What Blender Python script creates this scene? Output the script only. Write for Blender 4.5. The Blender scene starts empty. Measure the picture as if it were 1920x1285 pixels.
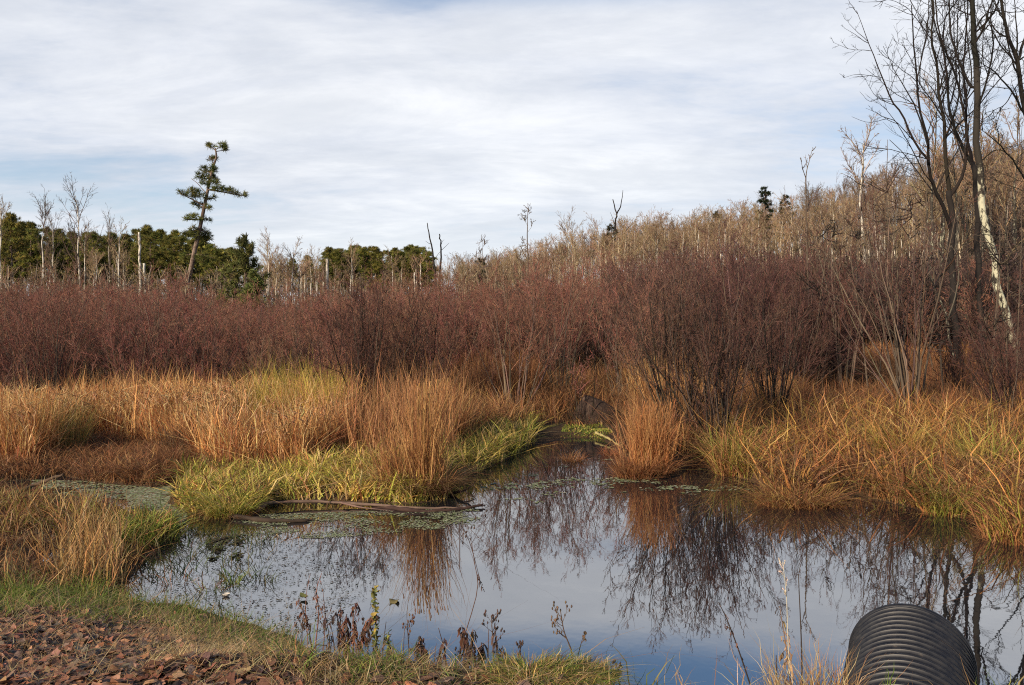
SUN_AZ_DEG, SUN_EL_DEG, SUN_STR = 220.0, 25.0, 4.9
SKY_STR, CLOUD_STR, WATER_IOR, EXPO = .11, .88, 5.0, .34
import bpy, math, numpy as np
from mathutils import Vector, Euler

F, CX, HY, CH = 1500.0, 960.0, 590.0, 3.0      # focal length (photo pixels), centre column, horizon row, eye height
sc = bpy.context.scene
COL = sc.collection
RNG = np.random.default_rng(7)

def ground_at(px, py, z=0.0):
    """point of height z that the photo shows at (px, py)"""
    Y = F * (CH - z) / (py - HY)
    return np.array([(px - CX) / F * Y, Y, z])

def at(px, py, Y):
    """point at distance Y that the photo shows at (px, py)"""
    return np.array([(px - CX) / F * Y, Y, CH - (py - HY) / F * Y])

# ------------------------------------------------------------------ noise
def _hash(ix, iy, s):
    h = (ix.astype(np.int64) * 374761393 + iy.astype(np.int64) * 668265263 + s * 1442695041) & 0xFFFFFFFF
    h = ((h ^ (h >> 13)) * 1274126177) & 0xFFFFFFFF
    h = h ^ (h >> 16)
    return (h & 0xFFFF) / 65535.0

def vnoise(x, y, s=0):
    x = np.asarray(x, float); y = np.asarray(y, float)
    ix, iy = np.floor(x), np.floor(y)
    fx, fy = x - ix, y - iy
    fx = fx * fx * (3 - 2 * fx); fy = fy * fy * (3 - 2 * fy)
    a = _hash(ix, iy, s); b = _hash(ix + 1, iy, s); c = _hash(ix, iy + 1, s); d = _hash(ix + 1, iy + 1, s)
    return (a * (1 - fx) + b * fx) * (1 - fy) + (c * (1 - fx) + d * fx) * fy

def fbm(x, y, s=0, o=3):
    t = 0; amp = .5; tot = 0
    for i in range(o):
        t = t + amp * vnoise(np.asarray(x) * 2 ** i, np.asarray(y) * 2 ** i, s + i * 17); tot += amp; amp *= .5
    return t / tot

def smooth(a, b, x):
    t = np.clip((x - a) / (b - a), 0, 1)
    return t * t * (3 - 2 * t)

# ------------------------------------------------------------------ polygons
def in_poly(poly, x, y):
    poly = np.asarray(poly); inside = np.zeros(x.shape, bool)
    n = len(poly)
    for i in range(n):
        x1, y1 = poly[i][:2]; x2, y2 = poly[(i + 1) % n][:2]
        if y1 == y2: continue
        c = ((y1 > y) != (y2 > y)) & (x < (x2 - x1) * (y - y1) / (y2 - y1) + x1)
        inside ^= c
    return inside

def sdist(poly, x, y):
    d = np.full(x.shape, 1e9); n = len(poly)
    for i in range(n):
        ax, ay = poly[i][:2]; bx, by = poly[(i + 1) % n][:2]
        vx, vy = bx - ax, by - ay
        t = np.clip(((x - ax) * vx + (y - ay) * vy) / max(vx * vx + vy * vy, 1e-9), 0, 1)
        d = np.minimum(d, np.hypot(x - ax - t * vx, y - ay - t * vy))
    return np.where(in_poly(poly, x, y), d, -d)

def plan(pxs, z=0.0):
    return np.array([ground_at(p[0], p[1], z) for p in pxs])

FARLAND = plan([(-700, 885), (-250, 897), (0, 903), (60, 900), (120, 893), (185, 905), (300, 914), (332, 905), (322, 945), (355, 963), (450, 967),
                (497, 955), (500, 938), (560, 942), (700, 940), (770, 946), (838, 936), (850, 915), (832, 905), (900, 886),
                (960, 858), (1000, 834), (1050, 822), (1115, 820), (1150, 836), (1162, 860), (1165, 888), (1220, 898),
                (1280, 890), (1300, 868), (1330, 868), (1350, 888), (1420, 905), (1432, 935), (1500, 948), (1570, 938), (1590, 925), (1650, 938),
                (1740, 962), (1860, 968), (1872, 1005), (1930, 1022), (2300, 1060), (2600, 1080), (3200, 597), (-1600, 597)])
NEARLAND = plan([(-600, 925), (0, 928), (50, 936), (110, 928), (150, 938), (225, 950), (255, 968), (335, 982), (340, 1002), (275, 1045), (240, 1090), (200, 1140), (-600, 1160)])

_YX = [-12, -8, -5.5, -4, -3, -1.95, -1.2, 0, .5, 2, 5, 12]
_YS = [10.5, 9.8, 9.0, 8.5, 8.0, 7.3, 6.1, 5.5, 5.2, 5.0, 5.0, 6]
_SX = [-12, -5.5, -3, -1.95, -1.2, 0, .5, 12]
_SS = [.22, .24, .28, .33, .6, .75, .8, .8]

def bank_z(X, Y):
    wob = (fbm(X * 1.3, Y * 1.3, 3) - .5) * .35
    s = np.interp(X, _SX, _SS)
    z = s * (np.interp(X, _YX, _YS) + wob * .6 - Y)
    top = 1.35 + (fbm(X * 2, Y * 2, 5) - .5) * .06
    z = np.minimum(z, top)
    return z + (fbm(X * 4, Y * 4, 9) - .5) * .07

_HP = [-900, 500, 700, 900, 1050, 1200, 1433, 1560, 1700, 2000, 3500]
_HH = [1.0, 1.5, 1.8, 2.4, 6.0, 9.8, 15.0, 18.5, 22.0, 25.5, 25]

def hill_z(X, Y):
    px = CX + F * X / np.maximum(Y, 30)
    h = np.interp(px, _HP, _HH)
    return h * smooth(62, 175, Y)

def ground_z(X, Y):
    X = np.asarray(X, float); Y = np.asarray(Y, float)
    sd = np.maximum(sdist(FARLAND, X, Y), sdist(NEARLAND, X, Y))
    marsh = np.clip(sd * .55, -.55, .10) + np.where(sd > 0, (fbm(X * 1.1, Y * 1.1, 21) - .4) * .10 * smooth(.1, .8, sd), 0)
    spit = (sdist(NEARLAND, X, Y) > .15) & (Y < 16)
    marsh = np.where(spit, .02 + (fbm(X * 1.6, Y * 1.6, 33) - .5) * .34, marsh)
    z = np.maximum(marsh, np.clip(bank_z(X, Y), -.55, 3))
    return z + hill_z(X, Y) + smooth(25, 60, Y) * .25

# ------------------------------------------------------------------ mesh buffer
class Buf:
    def __init__(s): s.v, s.q, s.t, s.c, s.n = [], [], [], [], 0
    def add(s, v, q=None, t=None, c=(1, 1, 1)):
        v = np.asarray(v, np.float32).reshape(-1, 3)
        if len(v) == 0: return
        c = np.asarray(c, np.float32)
        if c.ndim == 1: c = np.broadcast_to(c, (len(v), 3))
        if q is not None and len(q): s.q.append(np.asarray(q, np.int64).reshape(-1, 4) + s.n)
        if t is not None and len(t): s.t.append(np.asarray(t, np.int64).reshape(-1, 3) + s.n)
        s.v.append(v); s.c.append(c); s.n += len(v)
    def data(s):
        z = lambda l, k: np.concatenate(l) if l else np.zeros((0, k), np.int64)
        return np.concatenate(s.v), z(s.q, 4), z(s.t, 3), np.concatenate(s.c)
    def mesh(s, name, mat, smooth_=False):
        v, q, t, c = s.data()
        me = bpy.data.meshes.new(name)
        me.vertices.add(len(v)); me.vertices.foreach_set('co', v.ravel())
        me.loops.add(len(q) * 4 + len(t) * 3)
        me.loops.foreach_set('vertex_index', np.concatenate([q.ravel(), t.ravel()]).astype(np.int32))
        me.polygons.add(len(q) + len(t))
        ls = np.concatenate([np.arange(len(q)) * 4, len(q) * 4 + np.arange(len(t)) * 3]).astype(np.int32)
        me.polygons.foreach_set('loop_start', ls)
        if smooth_: me.polygons.foreach_set('use_smooth', np.ones(len(q) + len(t), bool))
        a = me.color_attributes.new('Col', 'FLOAT_COLOR', 'POINT')
        a.data.foreach_set('color', np.concatenate([c, np.ones((len(c), 1), np.float32)], 1).astype(np.float32).ravel())
        me.materials.append(mat)
        me.update(calc_edges=True)
        return me
    def obj(s, name, mat, parent=None, smooth_=False, loc=None):
        o = bpy.data.objects.new(name, s.mesh(name, mat, smooth_)); COL.objects.link(o)
        if parent is not None: o.parent = parent
        if loc is not None: o.location = loc
        return o

def tag(o, label, cat, group=None):
    o['label'] = label; o['category'] = cat
    if group: o['group'] = group
    return o
def thing(name, label, cat, loc=(0, 0, 0), group=None, rz=0.0):
    o = bpy.data.objects.new(name, None); COL.objects.link(o)
    o.empty_display_size = .2
    o.location = loc; o.rotation_euler = (0, 0, rz)
    return tag(o, label, cat, group)
def struct(o): o['kind'] = 'structure'; return o
def stuff(o, label=None, cat=None):
    o['kind'] = 'stuff'
    if label: o['label'] = label
    if cat: o['category'] = cat
    return o
def dup(root, loc, rz, s, label=None, group=None):
    r = root.copy(); COL.objects.link(r); r.location = loc; r.rotation_euler = (0, 0, rz); r.scale = s if hasattr(s, '__len__') else (s, s, s)
    if label: r['label'] = label
    if group: r['group'] = group
    for ch in root.children:
        c = ch.copy(); COL.objects.link(c); c.parent = r
    return r

# ------------------------------------------------------------------ shapes
def unit(v): return v / np.maximum(np.linalg.norm(v, axis=-1, keepdims=True), 1e-9)

def tubes(buf, P, R, k=4, col=(1, 1, 1), rng=RNG, cap=False):
    """n polylines of m points (n,m,3) with radii (n,m) as k-sided tubes"""
    P = np.asarray(P, float); R = np.asarray(R, float)
    if P.ndim == 2: P = P[None]
    if R.ndim == 1: R = R[None]
    n, m, _ = P.shape
    if n == 0: return
    T = unit(np.gradient(P, axis=1))
    ov = unit(P[:, -1] - P[:, 0])
    ref = unit(np.cross(ov, rng.normal(size=(n, 3))))[:, None, :]
    U = unit(ref - (ref * T).sum(-1, keepdims=True) * T); V = np.cross(T, U)
    a = np.arange(k) * 2 * np.pi / k
    ring = P[:, :, None] + R[:, :, None, None] * (np.cos(a)[None, None, :, None] * U[:, :, None] + np.sin(a)[None, None, :, None] * V[:, :, None])
    idx = np.arange(n * m * k).reshape(n, m, k)
    A, B = idx[:, :-1], idx[:, 1:]
    q = np.stack([A, np.roll(A, -1, 2), np.roll(B, -1, 2), B], -1).reshape(-1, 4)
    c = np.asarray(col, float)
    if c.ndim == 2: c = np.repeat(c, m * k, 0)
    v = ring.reshape(-1, 3)
    t = None
    if cap:
        cv = P[:, -1]; base = n * m * k
        last = idx[:, -1]
        t = np.stack([last, np.roll(last, -1, 1), np.broadcast_to((base + np.arange(n))[:, None], (n, k))], -1).reshape(-1, 3)
        v = np.concatenate([v, cv])
        if c.ndim == 2: c = np.concatenate([c, c[-1:].repeat(n, 0)])
    buf.add(v, q, t, c)

def grow(rng, base, d, L, m, wob=.15, up=0.0):
    n = len(base); P = np.zeros((n, m, 3)); P[:, 0] = base; d = unit(d); seg = (L / (m - 1))[:, None]
    for i in range(1, m):
        P[:, i] = P[:, i - 1] + d * seg
        d = unit(d + rng.normal(size=(n, 3)) * wob + np.array([0, 0, up]))
    return P

def sample(P, R, t):
    """positions, tangents, radii at parameters t (n,c) along polylines"""
    n, m, _ = P.shape
    f = t * (m - 1); i = np.clip(f.astype(int), 0, m - 2); w = (f - i)[..., None]
    r = np.arange(n)[:, None]
    a, b = P[r, i], P[r, i + 1]
    return a * (1 - w) + b * w, unit(b - a), R[r, i] * (1 - w[..., 0]) + R[r, i + 1] * w[..., 0]

def spawn(rng, P, R, c, tr=(.2, 1), ang=(30, 60), L=None, lr=.5, taper=.5, m=3, wob=.12, up=.1, rr=.6, rmin=.002, rend=.35):
    n = len(P)
    if n == 0: return np.zeros((0, m, 3)), np.zeros((0, m))
    t = rng.uniform(tr[0], tr[1], (n, c))
    p, tan, r = sample(P, R, t)
    plen = np.linalg.norm(np.diff(P, axis=1), axis=-1).sum(1)[:, None]
    rnd = rng.normal(size=(n, c, 3)); perp = unit(rnd - (rnd * tan).sum(-1, keepdims=True) * tan)
    a = np.radians(rng.uniform(ang[0], ang[1], (n, c)))[..., None]
    d = tan * np.cos(a) + perp * np.sin(a)
    ln = (plen * lr if L is None else np.full((n, c), L)) * (1 - taper * t) * rng.uniform(.6, 1.2, (n, c))
    Q = grow(rng, p.reshape(-1, 3), d.reshape(-1, 3), ln.reshape(-1), m, wob, up)
    r0 = np.maximum(r.reshape(-1) * rr, rmin)
    return Q, r0[:, None] * np.linspace(1, rend, m)[None]

def catmull(pts, n):
    p = np.asarray(pts, float)
    if len(p) < 3:
        return p[0] + (p[-1] - p[0]) * np.linspace(0, 1, n)[:, None]
    p = np.vstack([2 * p[0] - p[1], p, 2 * p[-1] - p[-2]])
    s = np.linspace(0, len(p) - 3 - 1e-6, n); i = s.astype(int); t = (s - i)[:, None]
    a, b, c, d = p[i], p[i + 1], p[i + 2], p[i + 3]
    return .5 * (2 * b + (c - a) * t + (2 * a - 5 * b + 4 * c - d) * t ** 2 + (3 * b - a - 3 * c + d) * t ** 3)

def blades(buf, B, H, W, cols, rng=RNG, lean=.25, droop=.3, dirs=None, nseg=3, kink=.10):
    """grass blades: bases (n,3), heights, widths; each a bent tapering ribbon"""
    n = len(B)
    if n == 0: return
    H = np.broadcast_to(H, (n,)).astype(float); W = np.broadcast_to(W, (n,)).astype(float)
    az = rng.uniform(0, 2 * np.pi, n) if dirs is None else dirs
    D = np.stack([np.cos(az), np.sin(az), np.zeros(n)], -1)
    ln = np.abs(rng.normal(0, 1, n)) * lean; dr = np.clip(rng.normal(droop, droop * .6, n), 0, 1.4)
    t = np.linspace(0, 1, nseg + 1)
    out = H[:, None] * (ln[:, None] * t + dr[:, None] * t ** 2.2)
    up = H[:, None] * (t - .45 * dr[:, None] * t ** 3)
    P = B[:, None] + D[:, None] * out[..., None] + np.array([0, 0, 1.0]) * up[..., None]
    P[:, 1:] += rng.normal(size=(n, nseg, 3)) * (H * .03)[:, None, None]
    kk = rng.uniform(size=n) < kink                                    # snapped blades: the upper part hangs
    if kk.any():
        j = nseg - 1 if nseg > 2 else 1; turn = rng.uniform(0, 6.28, kk.sum()); E = np.stack([np.cos(turn), np.sin(turn), -rng.uniform(.2, 1.2, kk.sum())], -1)
        for i in range(j, nseg + 1):
            if i > j or nseg > 2: P[kk, i] = P[kk, j - 1 if nseg > 2 else j] + unit(E) * (H[kk] * (t[i] - t[j - 1 if nseg > 2 else j]))[:, None]
    fa = rng.uniform(0, 2 * np.pi, n)
    S = np.stack([np.cos(fa), np.sin(fa), np.zeros(n)], -1)
    w = W[:, None] * (1 - t ** 2 * .95) * .5
    Lf = P - S[:, None] * w[..., None]; Rt = P + S[:, None] * w[..., None]
    body = np.stack([Lf[:, :-1], Rt[:, :-1]], 2).reshape(n, -1, 3)
    v = np.concatenate([body, P[:, -1:]], 1); k = 2 * nseg + 1
    base = (np.arange(n) * k)[:, None]
    q = np.concatenate([base + np.array([2 * i, 2 * i + 1, 2 * i + 3, 2 * i + 2]) for i in range(nseg - 1)]) if nseg > 1 else None
    t3 = base + np.array([2 * nseg - 2, 2 * nseg - 1, 2 * nseg])
    buf.add(v.reshape(-1, 3), q, t3, np.repeat(cols, k, 0))

def pal(rng, n, cols, w=None, j=.18):
    cols = np.asarray(cols, float); i = rng.choice(len(cols), n, p=None if w is None else np.array(w) / np.sum(w))
    return np.clip(cols[i] * (1 + rng.normal(0, j, (n, 1))) * (1 + rng.normal(0, .06, (n, 3))), .004, .9)

def scatter(rng, pxpoly, n, zmin=.0, clump=0.0, cs=.8, seed=0, z=.08, zmax=99):
    poly = plan(pxpoly, z); lo, hi = poly.min(0), poly.max(0); out = []; got = 0
    for _ in range(60):
        x = rng.uniform(lo[0], hi[0], n * 2); y = rng.uniform(lo[1], hi[1], n * 2)
        k = in_poly(poly, x, y)
        if clump: k &= rng.uniform(size=len(x)) < smooth(.5 - clump * .5, .5 + .25, fbm(x * cs, y * cs, seed)) * 1.0 + (1 - clump)*.3
        x, y = x[k], y[k]
        if len(x) == 0: continue
        zz = ground_z(x, y); k = (zz > zmin) & (zz < zmax)
        out.append(np.stack([x[k], y[k], zz[k] - .01], -1)); got += k.sum()
        if got >= n: break
    return np.concatenate(out)[:n]

# ------------------------------------------------------------------ materials
def mat(name, base=None, rough=.8, vcol=True, jitter=0.0, transl=0.0, noise=None, spec=.25):
    m = bpy.data.materials.new(name); m.use_nodes = True
    nt = m.node_tree; N, Lk = nt.nodes, nt.links
    b = N['Principled BSDF']; b.inputs['Roughness'].default_value = rough; b.inputs['Specular IOR Level'].default_value = spec
    if vcol:
        a = N.new('ShaderNodeAttribute'); a.attribute_name = 'Col'; src = a.outputs['Color']
    else:
        r = N.new('ShaderNodeRGB'); r.outputs[0].default_value = (*base, 1); src = r.outputs[0]
    if noise:
        tc = N.new('ShaderNodeTexCoord'); nz = N.new('ShaderNodeTexNoise'); nz.inputs['Scale'].default_value = noise[0]; nz.inputs['Detail'].default_value = 5
        Lk.new(tc.outputs['Object'], nz.inputs['Vector'])
        mr = N.new('ShaderNodeMapRange'); mr.inputs['From Min'].default_value = .3; mr.inputs['From Max'].default_value = .7
        mr.inputs['To Min'].default_value = 1 - noise[1]; mr.inputs['To Max'].default_value = 1 + noise[1]
        Lk.new(nz.outputs['Fac'], mr.inputs['Value'])
        mx = N.new('ShaderNodeMix'); mx.data_type = 'RGBA'; mx.blend_type = 'MULTIPLY'; mx.inputs['Factor'].default_value = 1
        Lk.new(src, mx.inputs[6]); Lk.new(mr.outputs[0], mx.inputs[7]); src = mx.outputs[2]
    if jitter:
        oi = N.new('ShaderNodeObjectInfo'); hs = N.new('ShaderNodeHueSaturation')
        mh = N.new('ShaderNodeMapRange'); mh.inputs['To Min'].default_value = .5 - jitter * .03; mh.inputs['To Max'].default_value = .5 + jitter * .03
        mv = N.new('ShaderNodeMapRange'); mv.inputs['To Min'].default_value = 1 - jitter * .5; mv.inputs['To Max'].default_value = 1 + jitter * .5
        fr = N.new('ShaderNodeMath'); fr.operation = 'MULTIPLY'; fr.inputs[1].default_value = 7.13
        f2 = N.new('ShaderNodeMath'); f2.operation = 'FRACT'
        Lk.new(oi.outputs['Random'], mh.inputs['Value']); Lk.new(oi.outputs['Random'], fr.inputs[0]); Lk.new(fr.outputs[0], f2.inputs[0]); Lk.new(f2.outputs[0], mv.inputs['Value'])
        Lk.new(mh.outputs[0], hs.inputs['Hue']); Lk.new(mv.outputs[0], hs.inputs['Value']); Lk.new(src, hs.inputs['Color']); src = hs.outputs['Color']
    Lk.new(src, b.inputs['Base Color'])
    if transl:
        tr = N.new('ShaderNodeBsdfTranslucent'); ms = N.new('ShaderNodeMixShader'); ms.inputs[0].default_value = transl
        Lk.new(src, tr.inputs['Color']); Lk.new(b.outputs[0], ms.inputs[1]); Lk.new(tr.outputs[0], ms.inputs[2])
        Lk.new(ms.outputs[0], N['Material Output'].inputs['Surface'])
    return m

M_GRASS = mat('dry_grass', transl=.38, rough=.7, spec=.3)
M_TWIG = mat('twig_bark', rough=.85, jitter=.5, spec=.15)
M_WOOD = mat('weathered_wood', rough=.85, noise=(6, .35), spec=.2)
M_NEEDLE = mat('pine_needle', rough=.65, jitter=.5, transl=.4)
M_LEAF = mat('dead_leaf', rough=.7, transl=.1, spec=.35)

def bark(name, base, patch, amount, scale=5, fade=None):
    m = bpy.data.materials.new(name); m.use_nodes = True
    nt = m.node_tree; N, Lk = nt.nodes, nt.links; b = N['Principled BSDF']; b.inputs['Roughness'].default_value = .9; b.inputs['Specular IOR Level'].default_value = .15
    tc = N.new('ShaderNodeTexCoord'); mp = N.new('ShaderNodeMapping'); mp.inputs['Scale'].default_value = (1, 1, .45)
    nz = N.new('ShaderNodeTexNoise'); nz.inputs['Scale'].default_value = scale; nz.inputs['Detail'].default_value = 7; nz.inputs['Roughness'].default_value = .68
    cr = N.new('ShaderNodeValToRGB'); cr.color_ramp.elements[0].position = amount; cr.color_ramp.elements[0].color = (*base, 1)
    cr.color_ramp.elements[1].position = min(amount + .1, 1); cr.color_ramp.elements[1].color = (*patch, 1)
    Lk.new(tc.outputs['Object'], mp.inputs['Vector']); Lk.new(mp.outputs[0], nz.inputs['Vector']); fac = nz.outputs['Fac']
    if fade:      # lichen grows on the lower trunk and thins out upwards
        sp = N.new('ShaderNodeSeparateXYZ'); Lk.new(tc.outputs['Object'], sp.inputs[0]); fr = N.new('ShaderNodeMapRange')
        fr.inputs['From Min'].default_value, fr.inputs['From Max'].default_value = fade; fr.inputs['To Min'].default_value = 0; fr.inputs['To Max'].default_value = .34
        Lk.new(sp.outputs[2], fr.inputs['Value']); sb = N.new('ShaderNodeMath'); sb.operation = 'SUBTRACT'; Lk.new(fac, sb.inputs[0]); Lk.new(fr.outputs[0], sb.inputs[1]); fac = sb.outputs[0]
    Lk.new(fac, cr.inputs[0]); Lk.new(cr.outputs[0], b.inputs['Base Color'])
    wv = N.new('ShaderNodeTexNoise'); wv.inputs['Scale'].default_value = scale * 4; wv.inputs['Detail'].default_value = 4
    mp2 = N.new('ShaderNodeMapping'); mp2.inputs['Scale'].default_value = (1, 1, .15); Lk.new(tc.outputs['Object'], mp2.inputs['Vector']); Lk.new(mp2.outputs[0], wv.inputs['Vector'])
    bp = N.new('ShaderNodeBump'); bp.inputs['Strength'].default_value = .8; bp.inputs['Distance'].default_value = .03
    Lk.new(wv.outputs['Fac'], bp.inputs['Height']); Lk.new(bp.outputs[0], b.inputs['Normal'])
    return m
M_DARKBARK = bark('dark_bark', (.024, .020, .018), (.12, .115, .09), .64)
M_LICHEN = bark('lichen_bark', (.035, .030, .025), (.48, .46, .33), .42, 6, (9.2, 12.5))
M_SPOTBARK = bark('spotted_bark', (.05, .042, .034), (.36, .35, .25), .54, 8)
M_PINEBARK = bark('pine_bark', (.095, .065, .05), (.22, .165, .13), .48, 3)
M_BIRCH = bark('birch_bark', (.14, .12, .10), (.62, .57, .48), .42, 3)
M_SNAG = bark('bleached_snag', (.20, .17, .14), (.52, .46, .38), .45, 3)
# ------------------------------------------------------------------ camera, light, sky
cam = bpy.data.cameras.new('camera'); cam.sensor_width = 36; cam.lens = F / 1920 * 36
cam.shift_y = -(642.5 - HY) / 1920; cam.clip_end = 6000; cam.clip_start = .05; sc.cycles.filter_width = 1.1; sc.cycles.use_denoising = False; sc.cycles.caustics_reflective = False; sc.cycles.caustics_refractive = False; sc.cycles.sample_clamp_indirect = 2.0; sc.cycles.sample_clamp_direct = 3.0
co = bpy.data.objects.new('camera', cam); COL.objects.link(co); co.location = (0, 0, CH); co.rotation_euler = (math.radians(90), 0, 0); sc.camera = co
SUN_AZ, SUN_EL = math.radians(SUN_AZ_DEG), math.radians(SUN_EL_DEG)       # azimuth from +Y towards +X
sdir = Vector((math.sin(SUN_AZ) * math.cos(SUN_EL), math.cos(SUN_AZ) * math.cos(SUN_EL), math.sin(SUN_EL)))
sun = bpy.data.lights.new('sun', 'SUN'); sun.energy = SUN_STR; sun.angle = math.radians(3); sun.color = (1, .83, .62)
so = bpy.data.objects.new('sun', sun); COL.objects.link(so); so.location = (0, -20, 60); so.rotation_euler = sdir.to_track_quat('Z', 'Y').to_euler()
vs = sc.view_settings; vs.view_transform = 'Standard'; vs.look = 'None'; vs.exposure = EXPO; vs.gamma = 1

w = bpy.data.worlds.new('World'); sc.world = w; w.use_nodes = True
N, Lk = w.node_tree.nodes, w.node_tree.links
bg = N['Background']
def math_(op, a, b=None, clamp=False):
    n = N.new('ShaderNodeMath'); n.operation = op; n.use_clamp = clamp
    for i, v in enumerate((a, b)):
        if v is None: continue
        if isinstance(v, (int, float)): n.inputs[i].default_value = v
        else: Lk.new(v, n.inputs[i])
    return n.outputs[0]
def mrange(v, a, b, c, d, sm=True):
    n = N.new('ShaderNodeMapRange'); n.interpolation_type = 'SMOOTHSTEP' if sm else 'LINEAR'
    for k, x in zip(('From Min', 'From Max', 'To Min', 'To Max'), (a, b, c, d)): n.inputs[k].default_value = x
    Lk.new(v, n.inputs['Value']); return n.outputs[0]
def mixc(f, a, b):
    n = N.new('ShaderNodeMix'); n.data_type = 'RGBA'
    if isinstance(f, (int, float)): n.inputs['Factor'].default_value = f
    else: Lk.new(f, n.inputs['Factor'])
    for i, x in ((6, a), (7, b)):
        if isinstance(x, tuple): n.inputs[i].default_value = (*x, 1)
        else: Lk.new(x, n.inputs[i])
    return n.outputs[2]
def noise(vec, s, det, rough, off=(0, 0, 0), sca=(1, 1, 1), dist=0):
    mp = N.new('ShaderNodeMapping'); mp.inputs['Location'].default_value = off; mp.inputs['Scale'].default_value = sca
    Lk.new(vec, mp.inputs['Vector']); n = N.new('ShaderNodeTexNoise')
    n.inputs['Scale'].default_value = s; n.inputs['Detail'].default_value = det; n.inputs['Roughness'].default_value = rough; n.inputs['Distortion'].default_value = dist
    Lk.new(mp.outputs[0], n.inputs['Vector']); return n.outputs['Fac']
sky = N.new('ShaderNodeTexSky'); sky.sky_type = 'NISHITA'; sky.sun_disc = False; sky.sun_elevation = SUN_EL; sky.sun_rotation = SUN_AZ
sky.air_density = 1.0; sky.dust_density = .6; sky.ozone_density = 2.0
tc = N.new('ShaderNodeTexCoord'); sx = N.new('ShaderNodeSeparateXYZ'); Lk.new(tc.outputs['Generated'], sx.inputs[0])
dx, dy, dz = sx.outputs
zz = math_('ADD', math_('MAXIMUM', dz, 0.0), .16)
cv = N.new('ShaderNodeCombineXYZ'); Lk.new(math_('DIVIDE', dx, zz), cv.inputs[0]); Lk.new(math_('DIVIDE', dy, zz), cv.inputs[1])
P = cv.outputs[0]
n1 = noise(P, .55, 5, .5, (3.1, 1.2, 0), (1, 1.3, 1))                       # broad cloud decks
n2 = noise(P, 1.7, 9, .58, (1.7, 4.4, 2), (.8, 1.5, 1), .4)              # their ragged texture
n3 = noise(P, 9, 6, .6, (0, 2, 5), (1, 1.7, 1), .3)                      # ripples
dens = math_('ADD', math_('ADD', math_('MULTIPLY', n1, .50), math_('MULTIPLY', n2, .46)), math_('MULTIPLY', n3, .11))
def blob(az, el, saz, sel):
    """a soft bump round a direction (degrees)"""
    a = math_('ARCTAN2', dx, dy); e = math_('ARCSINE', dz)
    u = math_('DIVIDE', math_('SUBTRACT', a, math.radians(az)), math.radians(saz)); v = math_('DIVIDE', math_('SUBTRACT', e, math.radians(el)), math.radians(sel))
    r = math_('ADD', math_('MULTIPLY', u, u), math_('MULTIPLY', v, v))
    return math_('EXPONENT', math_('MULTIPLY', r, -1.0))
# where the deck is thick and pale, and where it opens
dens = math_('ADD', dens, math_('MULTIPLY', blob(4, 13, 19, 6), .10))
dens = math_('SUBTRACT', dens, math_('MULTIPLY', blob(-20, 8.2, 16, 2.2), .085))
dens = math_('SUBTRACT', dens, math_('MULTIPLY', blob(12, 3.5, 20, 1.2), .02))
dens = math_('SUBTRACT', dens, math_('MULTIPLY', blob(24, 12.5, 8, 2.6), .09))
dens = math_('SUBTRACT', dens, math_('MULTIPLY', blob(-7, 21.5, 5, 1.8), .12))
dens = math_('SUBTRACT', dens, math_('MULTIPLY', mrange(dz, .37, .62, 0, 1), .16))
cover = math_('MULTIPLY', mrange(dens, .33, .55, .46, 1), mrange(dz, .345, .40, 1, .12))
bright = mrange(dens, .44, .72, 0, 1)
n4 = noise(P, 1.5, 9, .66, (7, 7, 1), (.8, 1.5, 1), .5)
shade = mrange(n4, .35, .68, 0, 1)
ccol = mixc(bright, (.67, .705, .785), (.95, .955, .97))
ccol = mixc(math_('MULTIPLY', shade, .46), ccol, (.565, .60, .665))
ccol = mixc(mrange(dz, .0, .16, .55, 0), ccol, (.78, .84, .90))
b2 = N.new('ShaderNodeBackground'); Lk.new(ccol, b2.inputs['Color']); b2.inputs['Strength'].default_value = CLOUD_STR
hsv = N.new('ShaderNodeHueSaturation'); hsv.inputs['Saturation'].default_value = 1.25; Lk.new(sky.outputs[0], hsv.inputs['Color']); Lk.new(hsv.outputs[0], bg.inputs['Color']); bg.inputs['Strength'].default_value = SKY_STR
ms = N.new('ShaderNodeMixShader'); Lk.new(math_('MULTIPLY', cover, .93), ms.inputs[0]); Lk.new(bg.outputs[0], ms.inputs[1]); Lk.new(b2.outputs[0], ms.inputs[2])
Lk.new(ms.outputs[0], N['World Output'].inputs['Surface'])

# ------------------------------------------------------------------ ground
def axis(lo, hi, fine, lo2, hi2):
    a = np.arange(lo, hi, fine); r = []
    x, d = hi, fine
    while x < hi2: r.append(x); x += d; d *= 1.09
    r.append(hi2); l = []; x, d = lo - fine, fine
    while x > lo2: l.append(x); x -= d; d *= 1.09
    l.append(lo2); return np.array(l[::-1] + list(a) + r)
xs = axis(-17, 16, .11, -3000, 3000); ys = axis(2.2, 27, .11, -60, 4000)
GX, GY = np.meshgrid(xs, ys); GZ = ground_z(GX.ravel(), GY.ravel())
nx, ny = len(xs), len(ys); idx = np.arange(nx * ny).reshape(ny, nx)
g = Buf(); g.add(np.stack([GX.ravel(), GY.ravel(), GZ], -1), np.stack([idx[:-1, :-1], idx[:-1, 1:], idx[1:, 1:], idx[1:, :-1]], -1).reshape(-1, 4))
mg = bpy.data.materials.new('marsh_soil'); mg.use_nodes = True
nt = mg.node_tree; b = nt.nodes['Principled BSDF']; b.inputs['Roughness'].default_value = .85; b.inputs['Specular IOR Level'].default_value = .2
tcg = nt.nodes.new('ShaderNodeTexCoord'); nz = nt.nodes.new('ShaderNodeTexNoise'); nz.inputs['Scale'].default_value = 2.5; nz.inputs['Detail'].default_value = 9; nz.inputs['Roughness'].default_value = .7
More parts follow.
